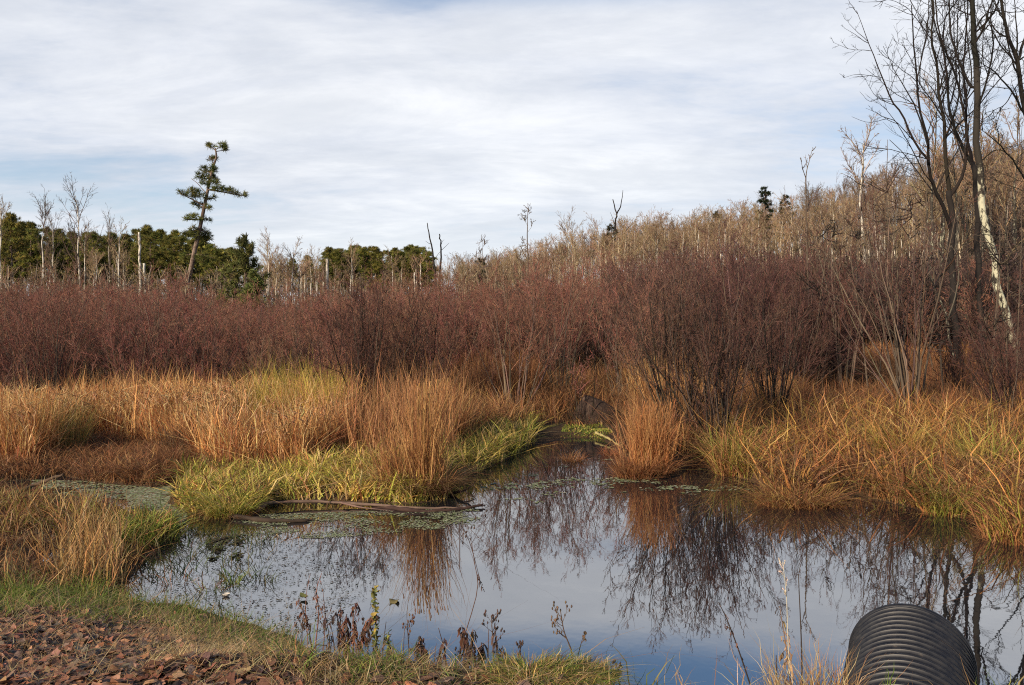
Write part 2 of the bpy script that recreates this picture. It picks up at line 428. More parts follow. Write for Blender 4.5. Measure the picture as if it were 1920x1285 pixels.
cr = nt.nodes.new('ShaderNodeValToRGB'); e = cr.color_ramp.elements; e[0].position = .3; e[0].color = (.022, .015, .010, 1); e[1].position = .72; e[1].color = (.13, .075, .035, 1)
k = e.new(.52); k.color = (.06, .037, .02, 1)
nt.links.new(tcg.outputs['Object'], nz.inputs['Vector']); nt.links.new(nz.outputs['Fac'], cr.inputs[0]); nt.links.new(cr.outputs[0], b.inputs['Base Color'])
bp = nt.nodes.new('ShaderNodeBump'); bp.inputs['Distance'].default_value = .05; bp.inputs['Strength'].default_value = .7
nz2 = nt.nodes.new('ShaderNodeTexNoise'); nz2.inputs['Scale'].default_value = 22; nz2.inputs['Detail'].default_value = 6
nt.links.new(tcg.outputs['Object'], nz2.inputs['Vector']); nt.links.new(nz2.outputs['Fac'], bp.inputs['Height']); nt.links.new(bp.outputs[0], b.inputs['Normal'])
struct(g.obj('ground', mg, smooth_=True))

# ------------------------------------------------------------------ water
wb = Buf(); wb.add([(-60, 3.6, 0), (60, 3.6, 0), (60, 30, 0), (-60, 30, 0)], [(0, 1, 2, 3)])
mw = bpy.data.materials.new('pond_water'); mw.use_nodes = True
nt = mw.node_tree; N2, L2 = nt.nodes, nt.links; b = N2['Principled BSDF']
b.inputs['Base Color'].default_value = (.012, .013, .016, 1); b.inputs['Roughness'].default_value = .015; b.inputs['IOR'].default_value = WATER_IOR; b.inputs['Specular IOR Level'].default_value = .5
tcw = N2.new('ShaderNodeTexCoord'); mp = N2.new('ShaderNodeMapping'); mp.inputs['Scale'].default_value = (1, .8, 1)
a1 = N2.new('ShaderNodeTexNoise'); a1.inputs['Scale'].default_value = 2.6; a1.inputs['Detail'].default_value = 3
a2 = N2.new('ShaderNodeTexNoise'); a2.inputs['Scale'].default_value = .8; a2.inputs['Detail'].default_value = 2
ad = N2.new('ShaderNodeMath'); ad.operation = 'ADD'
bp = N2.new('ShaderNodeBump'); bp.inputs['Strength'].default_value = .03; bp.inputs['Distance'].default_value = .03
L2.new(tcw.outputs['Object'], mp.inputs['Vector']); L2.new(mp.outputs[0], a1.inputs['Vector']); L2.new(mp.outputs[0], a2.inputs['Vector'])
L2.new(a1.outputs['Fac'], ad.inputs[0]); L2.new(a2.outputs['Fac'], ad.inputs[1]); L2.new(ad.outputs[0], bp.inputs['Height']); L2.new(bp.outputs[0], b.inputs['Normal'])
struct(wb.obj('water', mw))

# ------------------------------------------------------------------ culvert pipe
A0 = np.array([1.76, 3.6]); A1 = np.array([3.17, 6.36]); Rp, zc = .45, .25
ax = np.append(A1 - A0, 0); Lp = np.linalg.norm(ax); ax /= Lp; side = np.array([ax[1], -ax[0], 0]); upv = np.array([0, 0, 1.0])
mp_ = bpy.data.materials.new('black_plastic'); mp_.use_nodes = True
nt = mp_.node_tree; b = nt.nodes['Principled BSDF']; b.inputs['Roughness'].default_value = .42; b.inputs['Specular IOR Level'].default_value = .45
tcp = nt.nodes.new('ShaderNodeTexCoord'); nz = nt.nodes.new('ShaderNodeTexNoise'); nz.inputs['Scale'].default_value = 9; nz.inputs['Detail'].default_value = 8; nz.inputs['Roughness'].default_value = .7
cr = nt.nodes.new('ShaderNodeValToRGB'); e = cr.color_ramp.elements; e[0].position = .38; e[0].color = (.007, .007, .009, 1); e[1].position = .64; e[1].color = (.022, .021, .021, 1); k_ = e.new(.72); k_.color = (.075, .06, .045, 1)
nt.links.new(tcp.outputs['Object'], nz.inputs['Vector']); nt.links.new(nz.outputs['Fac'], cr.inputs[0]); sp_ = nt.nodes.new('ShaderNodeSeparateXYZ'); nt.links.new(tcp.outputs['Object'], sp_.inputs[0])      # silt left by higher water, on the lower flank
ad_ = nt.nodes.new('ShaderNodeMath'); ad_.operation = 'MULTIPLY_ADD'; nt.links.new(nz.outputs['Fac'], ad_.inputs[0]); ad_.inputs[1].default_value = -.5; nt.links.new(sp_.outputs[2], ad_.inputs[2])
ml_ = nt.nodes.new('ShaderNodeMapRange'); ml_.inputs['From Min'].default_value = -.30; ml_.inputs['From Max'].default_value = -.22; ml_.inputs['To Min'].default_value = .75; ml_.inputs['To Max'].default_value = 0; nt.links.new(ad_.outputs[0], ml_.inputs['Value'])
mx_ = nt.nodes.new('ShaderNodeMix'); mx_.data_type = 'RGBA'; nt.links.new(ml_.outputs[0], mx_.inputs['Factor']); nt.links.new(cr.outputs[0], mx_.inputs[6]); mx_.inputs[7].default_value = (.10, .08, .058, 1)
nt.links.new(mx_.outputs[2], b.inputs['Base Color'])
mr = nt.nodes.new('ShaderNodeMapRange'); mr.inputs['To Min'].default_value = .26; mr.inputs['To Max'].default_value = .48; nt.links.new(nz.outputs['Fac'], mr.inputs['Value']); nt.links.new(mr.outputs[0], b.inputs['Roughness'])
def revolve(prof, k=96):
    """prof: (distance along the axis, radius) pairs, about the pipe's axis"""
    prof = np.array(prof); a = np.arange(k) * 2 * np.pi / k; m = len(prof)
    v = prof[:, 0][:, None, None] * ax + prof[:, 1][:, None, None] * (np.cos(a)[None, :, None] * side + np.sin(a)[None, :, None] * upv)
    idx = np.arange(m * k).reshape(m, k); A, B = idx[:-1], idx[1:]
    q = np.stack([A, np.roll(A, -1, 1), np.roll(B, -1, 1), B], -1).reshape(-1, 4)
    bb = Buf(); bb.add(v.reshape(-1, 3), q); return bb
pipe = thing('culvert_pipe', 'black corrugated plastic culvert pipe jutting into the pond', 'culvert pipe', (A0[0], A0[1], zc))
pitch = .098; prof = []
x = 0.0
while x < Lp - pitch:
    for f, r in ((0, -.022), (.50, -.022), (.58, -.017), (.64, -.004), (.68, .002), (.75, .002), (.79, -.004), (.85, -.017), (.93, -.022)): prof.append((x + f * pitch, Rp + r))
    x += pitch
prof += [(x, Rp - .022)]
revolve(prof).obj('corrugated_shell', mp_, pipe, True)
revolve([(x + .001, Rp - .018), (x + .006, Rp + .006), (x + .03, Rp + .008), (x + .036, Rp + .003), (x + .036, Rp - .045), (x + .002, Rp - .05)]).obj('end_collar', mp_, pipe, True)
revolve([(0, Rp - .052), (x, Rp - .052)]).obj('liner', mp_, pipe, True)
# ================================================================== shrubs and bare trees
TWIG_RED = [(.25, .10, .074), (.20, .092, .068), (.29, .125, .085), (.17, .085, .064), (.235, .14, .095)]
TWIG_GREY = [(.115, .085, .062), (.09, .066, .05), (.14, .10, .075)]
TWIG_TAN = [(.29, .20, .12), (.23, .155, .09), (.36, .265, .165), (.20, .13, .08)]
TWIG_DARK = [(.017, .014, .012), (.024, .019, .016), (.014, .012, .011)]

def shrub_bufs(seed, H=3.8, spread=.42, stems=16, n2=7, n3=7, tw=TWIG_RED, st=TWIG_GREY, twr=.0055, fan=None, low=.18):
    r = np.random.default_rng(seed); T, C = Buf(), Buf()
    az = r.uniform(0, 2 * np.pi, stems) if fan is None else r.normal(fan[0], fan[1], stems)
    tilt = np.abs(r.normal(0, spread * .8, stems)) + .04
    d = np.stack([np.cos(az) * np.sin(tilt), np.sin(az) * np.sin(tilt), np.cos(tilt)], -1)
    b = np.stack([np.cos(az) * .18, np.sin(az) * .18, np.full(stems, -.1)], -1) * r.uniform(.3, 1.2, (stems, 1))
    L = H * r.uniform(.65, 1.08, stems)
    P = grow(r, b, d, L, 8, .07, .035); R = (r.uniform(.013, .026, stems) * H / 3.8)[:, None] * np.linspace(1, .22, 8)[None]
    tubes(T, P, R, 5, pal(r, stems, st), r)
    P2, R2 = spawn(r, P, R, n2, (low, 1), (14, 38), lr=.46, taper=.55, m=5, wob=.12, up=.09, rr=.55, rmin=.005)
    tubes(C, P2, R2, 3, pal(r, len(P2), st + tw), r)
    P3, R3 = spawn(r, P2, R2, n3, (.15, 1), (16, 44), lr=.42, taper=.4, m=3, wob=.12, up=.10, rr=.6, rmin=twr)
    tubes(C, P3, R3, 3, pal(r, len(P3), tw), r)
    P4, R4 = spawn(r, P3, R3, 3, (.2, 1), (16, 44), lr=.55, taper=.3, m=2, wob=.1, up=.05, rr=.7, rmin=twr * .85)
    tubes(C, P4, R4, 3, pal(r, len(P4), tw), r)
    # buds and last catkins at the tips
    tips = P4[:, -1][::3]; k = len(tips)
    Pb = np.stack([tips, tips + r.normal(0, .012, (k, 3)) - np.array([0, 0, .022])], 1)
    tubes(C, Pb, np.full((k, 2), .0075) * np.array([1, .5]), 3, pal(r, k, TWIG_DARK + tw), r)
    return T, C

def shrub_proto(seed, **kw):
    T, C = shrub_bufs(seed, **kw)
    return T.mesh('shrub_stems', M_TWIG), C.mesh('shrub_twigs', M_TWIG)

SHR = [shrub_proto(100 + i, H=[3.8, 3.4, 4.0, 3.6, 3.9, 3.2][i], spread=[.40, .5, .32, .45, .36, .55][i], stems=[17, 15, 18, 16, 20, 14][i],
                   tw=[TWIG_RED, TWIG_RED, TWIG_RED + TWIG_GREY, TWIG_RED[1:4], TWIG_RED, TWIG_GREY + TWIG_RED[3:] + TWIG_TAN[3:]][i]) for i in range(6)]
PLUM = [(.135, .066, .056), (.105, .057, .05), (.16, .078, .06), (.085, .05, .044), (.15, .09, .07)]
SHR += [shrub_proto(120 + i, H=[3.9, 3.6, 4.1][i], spread=[.36, .44, .3][i], stems=[19, 17, 20][i], tw=PLUM, st=[(.06, .045, .036), (.085, .062, .048), (.11, .08, .06)]) for i in range(3)]
def place_shrub(i, loc, rz, s, label, group=None, cat='shrub', name='alder_shrub'):
    t = thing(name, label, cat, loc, group, rz); t.scale = s if hasattr(s, '__len__') else (s, s, s)
    for nm, me in zip(('trunk', 'crown'), SHR[i]):
        o = bpy.data.objects.new(nm, me); COL.objects.link(o); o.parent = t
    return t

def gz(x, y): return float(ground_z(np.array([x]), np.array([y]))[0])

# instanced stuff: many woody plants nobody could count
def gn_stuff(name, pts, rot, scl, idx, meshes, label, cat):
    """meshes: list of lists of meshes, one list per kind of plant"""
    coll = bpy.data.collections.new(name + '_kinds')
    for i, ms_ in enumerate(meshes):
        me = ms_ if isinstance(ms_, bpy.types.Mesh) else None
        o = bpy.data.objects.new('%s_kind_%02d' % (name, i), me); coll.objects.link(o)
    me = bpy.data.meshes.new(name); me.vertices.add(len(pts)); me.vertices.foreach_set('co', np.asarray(pts, np.float32).ravel())
    for an, ty, val in (('rot', 'FLOAT_VECTOR', rot), ('scl', 'FLOAT_VECTOR', scl)):
        a = me.attributes.new(an, ty, 'POINT'); a.data.foreach_set('vector', np.asarray(val, np.float32).ravel())
    a = me.attributes.new('kind_index', 'INT', 'POINT'); a.data.foreach_set('value', np.asarray(idx, np.int32))
    me.update(); o = bpy.data.objects.new(name, me); COL.objects.link(o)
    ng = bpy.data.node_groups.new(name + '_scatter', 'GeometryNodeTree')
    ng.interface.new_socket('Geometry', in_out='INPUT', socket_type='NodeSocketGeometry'); ng.interface.new_socket('Geometry', in_out='OUTPUT', socket_type='NodeSocketGeometry')
    n, l = ng.nodes, ng.links
    gi, go = n.new('NodeGroupInput'), n.new('NodeGroupOutput'); ip = n.new('GeometryNodeInstanceOnPoints'); ci = n.new('GeometryNodeCollectionInfo')
    ci.inputs['Collection'].default_value = coll; ci.inputs['Separate Children'].default_value = True; ci.inputs['Reset Children'].default_value = True
    def attr(an, ty):
        x = n.new('GeometryNodeInputNamedAttribute'); x.data_type = ty; x.inputs['Name'].default_value = an; return x.outputs['Attribute']
    mp = n.new('GeometryNodeMeshToPoints')
    l.new(gi.outputs[0], mp.inputs['Mesh']); l.new(mp.outputs[0], ip.inputs['Points'])
    l.new(ci.outputs[0], ip.inputs['Instance']); ip.inputs['Pick Instance'].default_value = True
    er = n.new('FunctionNodeEulerToRotation'); l.new(attr('rot', 'FLOAT_VECTOR'), er.inputs[0]); l.new(er.outputs[0], ip.inputs['Rotation'])
    l.new(attr('scl', 'FLOAT_VECTOR'), ip.inputs['Scale']); l.new(attr('kind_index', 'INT'), ip.inputs['Instance Index'])
    l.new(ip.outputs[0], go.inputs[0])
    md = o.modifiers.new('scatter', 'NODES'); md.node_group = ng
    return stuff(o, label, cat)

def joined(bufs, name, m):
    b = Buf()
    for x in bufs:
        v, q, t, c = x.data(); b.add(v, q, t, c)
    return b.mesh(name, m)

# ---- thicket: individuals in front, one mass further back
rs = np.random.default_rng(31)
def thicket_points(pxpoly, spacing, jit=.45, seed=0):
    r = np.random.default_rng(seed); poly = plan(pxpoly, .1); lo, hi = poly.min(0), poly.max(0)
    xs_ = np.arange(lo[0], hi[0], spacing); ys_ = np.arange(lo[1], hi[1], spacing)
    X, Y = np.meshgrid(xs_, ys_); X = X.ravel() + r.normal(0, spacing * jit, X.size); Y = Y.ravel() + r.normal(0, spacing * jit, Y.size)
    k = in_poly(poly, X, Y); X, Y = X[k], Y[k]
    Z = ground_z(X, Y); k = Z > .02
    return np.stack([X, Y, Z], -1)[k]
TH = np.concatenate([
    thicket_points([(-140, 800), (60, 798), (300, 780), (480, 776), (640, 780), (640, 690), (-140, 690)], 1.75, seed=1),
    thicket_points([(-140, 690), (640, 690), (640, 655), (-140, 655)], 2.4, seed=2),
    thicket_points([(640, 745), (740, 768), (880, 752), (1010, 742), (1040, 728), (1180, 728), (1200, 755), (1330, 768), (1420, 750), (1520, 735), (1520, 690), (640, 690)], 1.75, seed=3),
    thicket_points([(640, 690), (1540, 690), (1540, 655), (640, 655)], 2.5, seed=4),
    thicket_points([(1480, 674), (2080, 674), (2080, 642), (1480, 642)], 1.9, seed=5),
    thicket_points([(1390, 772), (1560, 752), (1610, 705), (1520, 690), (1420, 740)], 1.7, seed=7),
    thicket_points([(1820, 730), (2080, 760), (2080, 655), (1850, 655)], 2.3, seed=6)])
TH = TH[np.argsort(TH[:, 1])]
pxs_ = CX + F * TH[:, 0] / TH[:, 1]; TH = TH[~((pxs_ > 1040) & (pxs_ < 1190) & (TH[:, 1] < 27))]        # open view of the boulder
front, back = TH[:255], TH[255:]
def hs(p):
    """height factor: the thicket's outline as the photo shows it"""
    px = CX + F * p[0] / p[1]
    top = np.interp(px, [-100, 0, 150, 400, 600, 680, 900, 1050, 1250, 1500, 1700, 2000], [556, 550, 545, 560, 566, 548, 545, 520, 500, 490, 486, 470])
    if px > 1560 and p[1] < 42: top = 598          # low growth in front of the big trees
    return (CH - (top - HY) / F * p[1] - p[2]) / 3.75
for p in front:
    s = float(np.clip(hs(p), .5, 1.35)) * rs.uniform(.72, 1.08)
    side_ = 'reddish bare alder shrub of the thicket over the golden grass' if CX + F * p[0] / p[1] < 640 else 'brown bare alder shrub of the thicket between pond and hillside'
    dark_ = CX + F * p[0] / p[1] + rs.normal(0, 120) > 1180
    place_shrub(6 + int(rs.integers(3)) if dark_ and rs.uniform() < .8 else int(rs.integers(6)), p, rs.uniform(0, 6.28), (s * rs.uniform(.9, 1.2), s * rs.uniform(.9, 1.2), s), side_,
                'alder shrubs over the golden grass' if 'golden' in side_ else 'alder shrubs between pond and hillside')
BK = [joined(shrub_bufs(140 + i, H=3.7, spread=.42, stems=14, n2=6, n3=6, twr=.009, **({} if i < 3 else dict(tw=[(.085, .055, .05), (.065, .045, .042), (.11, .065, .052)], st=TWIG_DARK + TWIG_GREY[:1]))), 'thicket_kind', M_TWIG) for i in range(5)]
bs = np.array([np.clip(hs(p), .7, 2.1) * rs.uniform(.85, 1.05) for p in back])
gn_stuff('thicket', back, np.stack([0 * bs, 0 * bs, rs.uniform(0, 6.28, len(bs))], -1), np.stack([np.minimum(bs, 1.3) * 1.15, np.minimum(bs, 1.3) * 1.15, bs], -1), np.where((CX + F * back[:, 0] / back[:, 1] > 1300 + rs.normal(0, 60, len(bs))) & (rs.uniform(size=len(bs)) < .85), rs.integers(3, 5, len(bs)), rs.integers(0, 3, len(bs))), BK,
         'far rows of bare alder thicket merging into one brown mass', 'thicket')

# ---- shrubs that stand out
def own_shrub(name, px, py, label, seed, cat='shrub', **kw):
    p = ground_at(px, py, .08); p[2] = gz(p[0], p[1]) - .02
    t = thing(name, label, cat, p); T, C = shrub_bufs(seed, **kw)
    T.obj('trunk', M_TWIG, t); C.obj('crown', M_TWIG, t); return t
DK = TWIG_DARK + [(.06, .045, .036), (.085, .062, .048)]
DKR = [(.12, .06, .045), (.09, .05, .04), (.15, .075, .052), (.075, .045, .037)]
own_shrub('alder_shrub', 690, 800, 'dark many-stemmed shrub rising behind the tall tawny reed clump', 61, H=3.9, spread=.33, stems=26, n2=7, n3=6, st=DK, tw=DKR)
own_shrub('alder_shrub', 610, 790, 'dark leaning shrub at the edge of the golden grass', 62, H=3.0, spread=.36, stems=12, st=DK)
own_shrub('alder_shrub', 800, 792, 'thin brown shrub with upright stems behind the sedge hummock', 63, low=.4, H=3.7, spread=.26, stems=16, st=DK)
own_shrub('alder_shrub', 965, 785, 'reddish shrub beside the peaked boulder', 64, low=.36, H=4.0, spread=.35, stems=18)
own_shrub('alder_shrub', 1275, 842, 'brown shrub fanning out behind the tall pondside tussock', 65, low=.3, H=3.8, spread=.30, stems=24, n2=7, n3=5, st=DK, tw=DKR)
own_shrub('alder_shrub', 1345, 850, 'dense dark shrub overhanging the water at the edge of the sedge bank', 66, low=.3, H=3.5, spread=.40, stems=28, n2=7, n3=4, st=DK, tw=DKR)
own_shrub('alder_shrub', 1050, 762, 'slender red-brown shrub right behind the peaked boulder', 72, low=.3, H=4.3, spread=.3, stems=18)
own_shrub('alder_shrub', 1165, 772, 'slender shrub of pale brown stems between the boulder and the tall tawny tussock', 73, low=.3, H=3.9, spread=.28, stems=15)
own_shrub('alder_shrub', 1098, 797, 'few thin bare stems growing in front of the peaked boulder', 74, low=.4, H=2.3, spread=.3, stems=5, n2=5, n3=4, st=DK)
own_shrub('alder_shrub', 1450, 800, 'bushy brown shrub in the sedge next to the water', 67, low=.3, H=3.6, spread=.36, stems=26, n2=7, n3=4, st=DK, tw=DKR)
own_shrub('willow_shrub', 1712, 778, 'tall open shrub with long arching whips standing in the sedge bank', 68, 'shrub', H=6.3, spread=.34, stems=17, n2=7, n3=4, st=TWIG_GREY, tw=DKR, fan=(2.6, 1.0))
own_shrub('willow_shrub', 1585, 745, 'slender open shrub with few tall whips among red marsh grass', 69, 'shrub', H=6.6, spread=.2, stems=8, n2=7, n3=4, st=TWIG_GREY, tw=DKR)
own_shrub('willow_shrub', 1905, 800, 'leaning dark shrub growing under the pale leaning trunk', 70, 'shrub', H=2.9, spread=.45, stems=18, st=DK, tw=DKR, fan=(2.4, .9))
own_shrub('willow_shrub', 1800, 752, 'grey brushy shrub in front of the many-limbed bare tree', 71, 'shrub', H=2.9, spread=.4, stems=16, st=DK, tw=DKR)

# ---- bare trees built along their real limbs
def bare_tree(name, label, Y, limbs, seed, group=None, trunk_mat=None, tw=TWIG_DARK, twig=(5, 6, 3), base=None, trunk_n=1, rscale=1.0, twr=.0105, tl=.46):
    """limbs: (pixel outline from the root end, radius at root, radius at tip, distance offset at root, at tip); the first trunk_n are the trunk"""
    r = np.random.default_rng(seed)
    b = at(*limbs[0][0][0], Y) if base is None else np.array(base)
    t = thing(name, label, 'tree', b, group); T, C = Buf(), Buf(); allP, allR = [], []
    for i, (pl, r0, r1, d0, d1) in enumerate(limbs):
        n = 16
        ds = np.linspace(d0, d1, len(pl))
        pts = np.array([at(p[0], p[1], Y + d) for p, d in zip(pl, ds)]) - b
        P = catmull(pts, n); P[1:-1] += r.normal(0, r0 * .12, (n - 2, 3))
        R = np.linspace(r0, r1, n) ** 1.0 * rscale
        (tubes(T, P, R, 10, (1, 1, 1), r, cap=True) if i < trunk_n else tubes(C, P, R, 7, pal(r, 1, tw)[0], r, cap=True))
        allP.append(P); allR.append(R)
    P, R = np.array(allP), np.array(allR)
    k0 = trunk_n if len(P) > trunk_n else 0
    P, R = P[k0:], R[k0:]
    if twig:
        P2, R2 = spawn(r, P, R, twig[0], (.12, 1), (25, 55), lr=tl, taper=.55, m=6, wob=.12, up=.07, rr=.45, rmin=twr * 1.6)
        pl_ = np.linalg.norm(np.diff(P, axis=1), axis=-1).sum(1); kp = r.uniform(size=len(P2)) < np.repeat(np.clip(pl_ / np.max(pl_) * 1.5, .12, 1), twig[0]); P2, R2 = P2[kp], R2[kp]   # short limbs carry few twigs
        tubes(C, P2, R2, 4, pal(r, len(P2), tw), r)
        l2 = np.linalg.norm(np.diff(P2, axis=1), axis=-1).sum(1)
        P3, R3 = spawn(r, P2, R2, twig[1], (.15, 1), (25, 60), lr=.42, taper=.4, m=4, wob=.16, up=.05, rr=.6, rmin=twr)
        kp = r.uniform(size=len(P3)) < np.repeat(np.clip(l2 / np.percentile(l2, 80), .2, 1), twig[1]); P3, R3 = P3[kp], R3[kp]
        tubes(C, P3, R3, 3, pal(r, len(P3), tw), r)
        P4, R4 = spawn(r, P3, R3, twig[2], (.2, 1), (25, 60), lr=.5, taper=.3, m=3, wob=.16, up=.03, rr=.7, rmin=twr * .8)
        tubes(C, P4, R4, 3, pal(r, len(P4), tw), r)
    T.obj('trunk', trunk_mat or M_DARKBARK, t, True)
    if C.n: C.obj('crown', M_TWIG, t)
    return t

YT = 40.0
bare_tree('bare_tree', 'tall dark tree splitting into many upright limbs beside the lichen-spotted trunk', YT, [
    ([(1796, 712), (1794, 640), (1787, 540), (1785, 481), (1787, 434), (1784, 391), (1779, 358)], .36, .26, 0, 0),
    ([(1781, 364), (1772, 299), (1770, 237), (1761, 187), (1758, 131), (1747, 75), (1749, 19), (1746, -50), (1744, -120)], .20, .05, 0, 1.5),
    ([(1783, 366), (1802, 336), (1811, 299), (1813, 249), (1805, 202), (1795, 149), (1771, 93), (1758, 37), (1750, -40)], .17, .05, 0, -1.2),
    ([(1786, 440), (1774, 400), (1758, 367), (1744, 330), (1741, 299), (1741, 270), (1733, 240), (1722, 190), (1719, 150), (1716, 110), (1711, 60), (1709, 10)], .19, .045, 0, -1.5),
    ([(1741, 300), (1711, 262), (1693, 218), (1671, 187), (1655, 146), (1640, 109), (1624, 68), (1606, 20)], .11, .02, -.9, -2.6),
    ([(1711, 262), (1699, 249), (1671, 223), (1630, 230), (1597, 219)], .05, .012, -1.4, -3.2),
    ([(1739, 272), (1721, 212), (1699, 168), (1680, 137), (1656, 87)], .08, .02, -.9, -.3),
    ([(1671, 187), (1650, 185), (1630, 190), (1612, 172)], .035, .012, -2, -2.6),
    ([(1655, 146), (1630, 142), (1604, 140), (1582, 146)], .03, .012, -2.2, -3.2),
    ([(1772, 265), (1786, 224), (1797, 187), (1799, 125), (1795, 60), (1800, -20)], .09, .03, .3, 1.6),
    ([(1766, 218), (1746, 187), (1724, 156), (1712, 120), (1690, 80)], .07, .02, .5, 1.8),
    ([(1761, 187), (1775, 150), (1768, 90), (1772, 30), (1768, -40)], .08, .03, .6, 2.4),
    ([(1719, 150), (1730, 100), (1738, 60), (1741, 10), (1738, -50)], .06, .02, -1.2, -.2),
    ([(1741, 299), (1700, 288), (1650, 278), (1600, 282)], .05, .012, -.6, -2.5),
    ([(1805, 202), (1822, 150), (1815, 80), (1808, 10), (1806, -60)], .07, .03, -.6, -1.8),
    ([(1747, 75), (1722, 40), (1700, 15), (1670, 0), (1650, 4)], .05, .012, .9, .2)],
    11, twig=(10, 7, 3), rscale=.5, trunk_mat=M_DARKBARK)
bare_tree('bare_tree', 'leaning tree with lichen-spotted pale lower trunk', YT - 2, [
    ([(1937, 735), (1907, 660), (1892, 614), (1870, 528), (1862, 473), (1847, 421), (1842, 378), (1833, 280), (1830, 218), (1831, 125)], .36, .27, 0, 0),
    ([(1831, 127), (1825, 62), (1823, 0), (1820, -80), (1826, -160)], .27, .15, 0, 0),
    ([(1831, 165), (1817, 156), (1795, 106), (1783, 62), (1780, 0), (1772, -80)], .15, .05, 0, 1.4),
    ([(1830, 215), (1850, 150), (1862, 90), (1858, 30), (1866, -50)], .10, .04, 0, -1.6),
    ([(1836, 305), (1866, 282), (1890, 290), (1920, 330), (1945, 360)], .06, .02, 0, -2.4),
    ([(1825, 62), (1845, 30), (1872, 20), (1905, 24), (1940, 12)], .08, .02, 0, -1.5),
    ([(1824, 30), (1800, 20), (1780, 10), (1740, 12)], .06, .02, 0, 1.0)],
    12, twig=(9, 7, 3), rscale=.5, trunk_mat=M_LICHEN)
bare_tree('bare_tree', 'dark straight trunk standing between the leaning tree and the many-limbed tree', YT + 4, [
    ([(1846, 700), (1838, 600), (1834, 520), (1832, 443), (1830, 357), (1823, 305)], .34, .25, 0, 0),
    ([(1824, 311), (1805, 277), (1789, 240), (1780, 199), (1774, 131), (1767, 93), (1750, 30), (1742, -40)], .19, .05, 0, 1.4),
    ([(1823, 308), (1812, 250), (1812, 190), (1806, 120), (1812, 50), (1815, -60)], .17, .05, 0, -1),
    ([(1789, 240), (1770, 205), (1765, 150), (1745, 100), (1735, 40)], .08, .02, .8, 2.2),
    ([(1780, 199), (1793, 150), (1790, 90), (1788, 20), (1785, -60)], .08, .03, .8, .1),
    ([(1812, 190), (1836, 150), (1842, 90), (1850, 20)], .07, .02, -.6, .8)],
    13, twig=(9, 7, 3), rscale=.5, trunk_mat=M_DARKBARK)
bare_tree('bare_tree', 'big bare tree at the frame edge with long drooping side limbs', YT - 6, [
    ([(2010, 760), (2000, 640), (1985, 520), (1965, 400), (1945, 290), (1932, 232)], .40, .30, 0, 0),
    ([(1932, 234), (1920, 199), (1908, 115), (1892, 72), (1876, 0), (1862, -80)], .21, .09, 0, 0),
    ([(1938, 255), (1920, 215), (1898, 174), (1867, 137), (1838, 117)], .12, .025, 0, -1.5),
    ([(1968, 420), (1945, 370), (1920, 336), (1898, 299), (1867, 265), (1836, 240)], .11, .02, 0, -2),
    ([(1908, 115), (1925, 60), (1935, 0), (1950, -70)], .12, .05, 0, 1.5),
    ([(1892, 72), (1870, 60), (1850, 30), (1838, -10)], .08, .02, 0, 1.0),
    ([(1915, 150), (1900, 120), (1886, 60), (1884, -10)], .08, .03, 0, -1.4),
    ([(1908, 115), (1935, 95), (1960, 60)], .07, .02, 0, -2),
    ([(1898, 174), (1885, 195), (1868, 205), (1845, 212)], .045, .012, -.8, -2.4),
    ([(1975, 470), (1940, 430), (1915, 425), (1880, 440), (1855, 436)], .06, .015, 0, -2.2)],
    14, twig=(10, 7, 3), rscale=.5, trunk_mat=M_DARKBARK)
bare_tree('lichen_sapling', 'thin crooked sapling with pale lichen patches close to the many-limbed tree', YT - 3, [
    ([(1793, 700), (1781, 640), (1775, 600), (1768, 575), (1755, 548), (1746, 522), (1741, 510)], .09, .05, 0, 0),
    ([(1776, 600), (1790, 560), (1797, 520), (1795, 470), (1800, 420)], .05, .015, 0, .6)], 15, twig=(6, 5, 2), trunk_mat=M_SPOTBARK, tw=TWIG_GREY, rscale=.75)

# saplings standing up over the thicket
def sapling(px, top, basey, Y, label, seed, w=26, r0=.06, tw=TWIG_GREY, m=None, name='bare_sapling', forks=None, lean=0, up=7):
    r0 *= .75; r = np.random.default_rng(seed); limbs = [([(px + lean, basey), (px + r.normal(0, 2) + lean * .5, basey * .6 + top * .4), (px + r.normal(0, 1.5), basey * .25 + top * .75), (px, top)], r0, r0 * .15, 0, 0)]
    for k in range(up):
        f = r.uniform(.3, .98); y = basey + (top - basey) * f; s = 1 if k % 2 else -1
        x = px + lean * (1 - f); ln = w * (1.15 - f) * r.uniform(.7, 1.3)
        limbs.append(([(x, y), (x + s * ln * .55, y - ln * .8), (x + s * ln * .9, y - ln * 2.0)], r0 * (1.05 - f) * .55, r0 * .1, 0, r.normal(0, 1.2)))
    return bare_tree(name, label, Y, limbs, seed, trunk_mat=m or M_WOODTWIG, tw=tw, twig=(5, 3, 2), twr=.007 + Y * .0002, tl=.6)
M_WOODTWIG = bark('grey_twig_bark', (.10, .075, .055), (.20, .16, .12), .55, 6)
bare_tree('bare_sapling', 'slender sapling with forked tip standing over the dark thicket', 30, [([(1517, 720), (1515, 560), (1513, 450), (1511, 332)], .05, .022, 0, 0), ([(1511, 333), (1513, 318), (1518, 300), (1524, 276)], .02, .006, 0, .3), ([(1511, 334), (1506, 320), (1503, 306), (1502, 296)], .016, .006, 0, -.3), ([(1514, 306), (1511, 298), (1511, 290)], .01, .005, .1, .2), ([(1512, 400), (1520, 380), (1526, 360)], .014, .005, 0, .5), ([(1513, 450), (1502, 425), (1497, 400)], .016, .005, 0, -.5)], 41, trunk_mat=M_WOODTWIG, tw=TWIG_GREY, twig=(4, 2, 1), twr=.011, tl=.35)
sapling(990, 384, 600, 70, 'narrow young tree with feathery crown above the thicket on the low hill', 42, 26, .12, up=12)
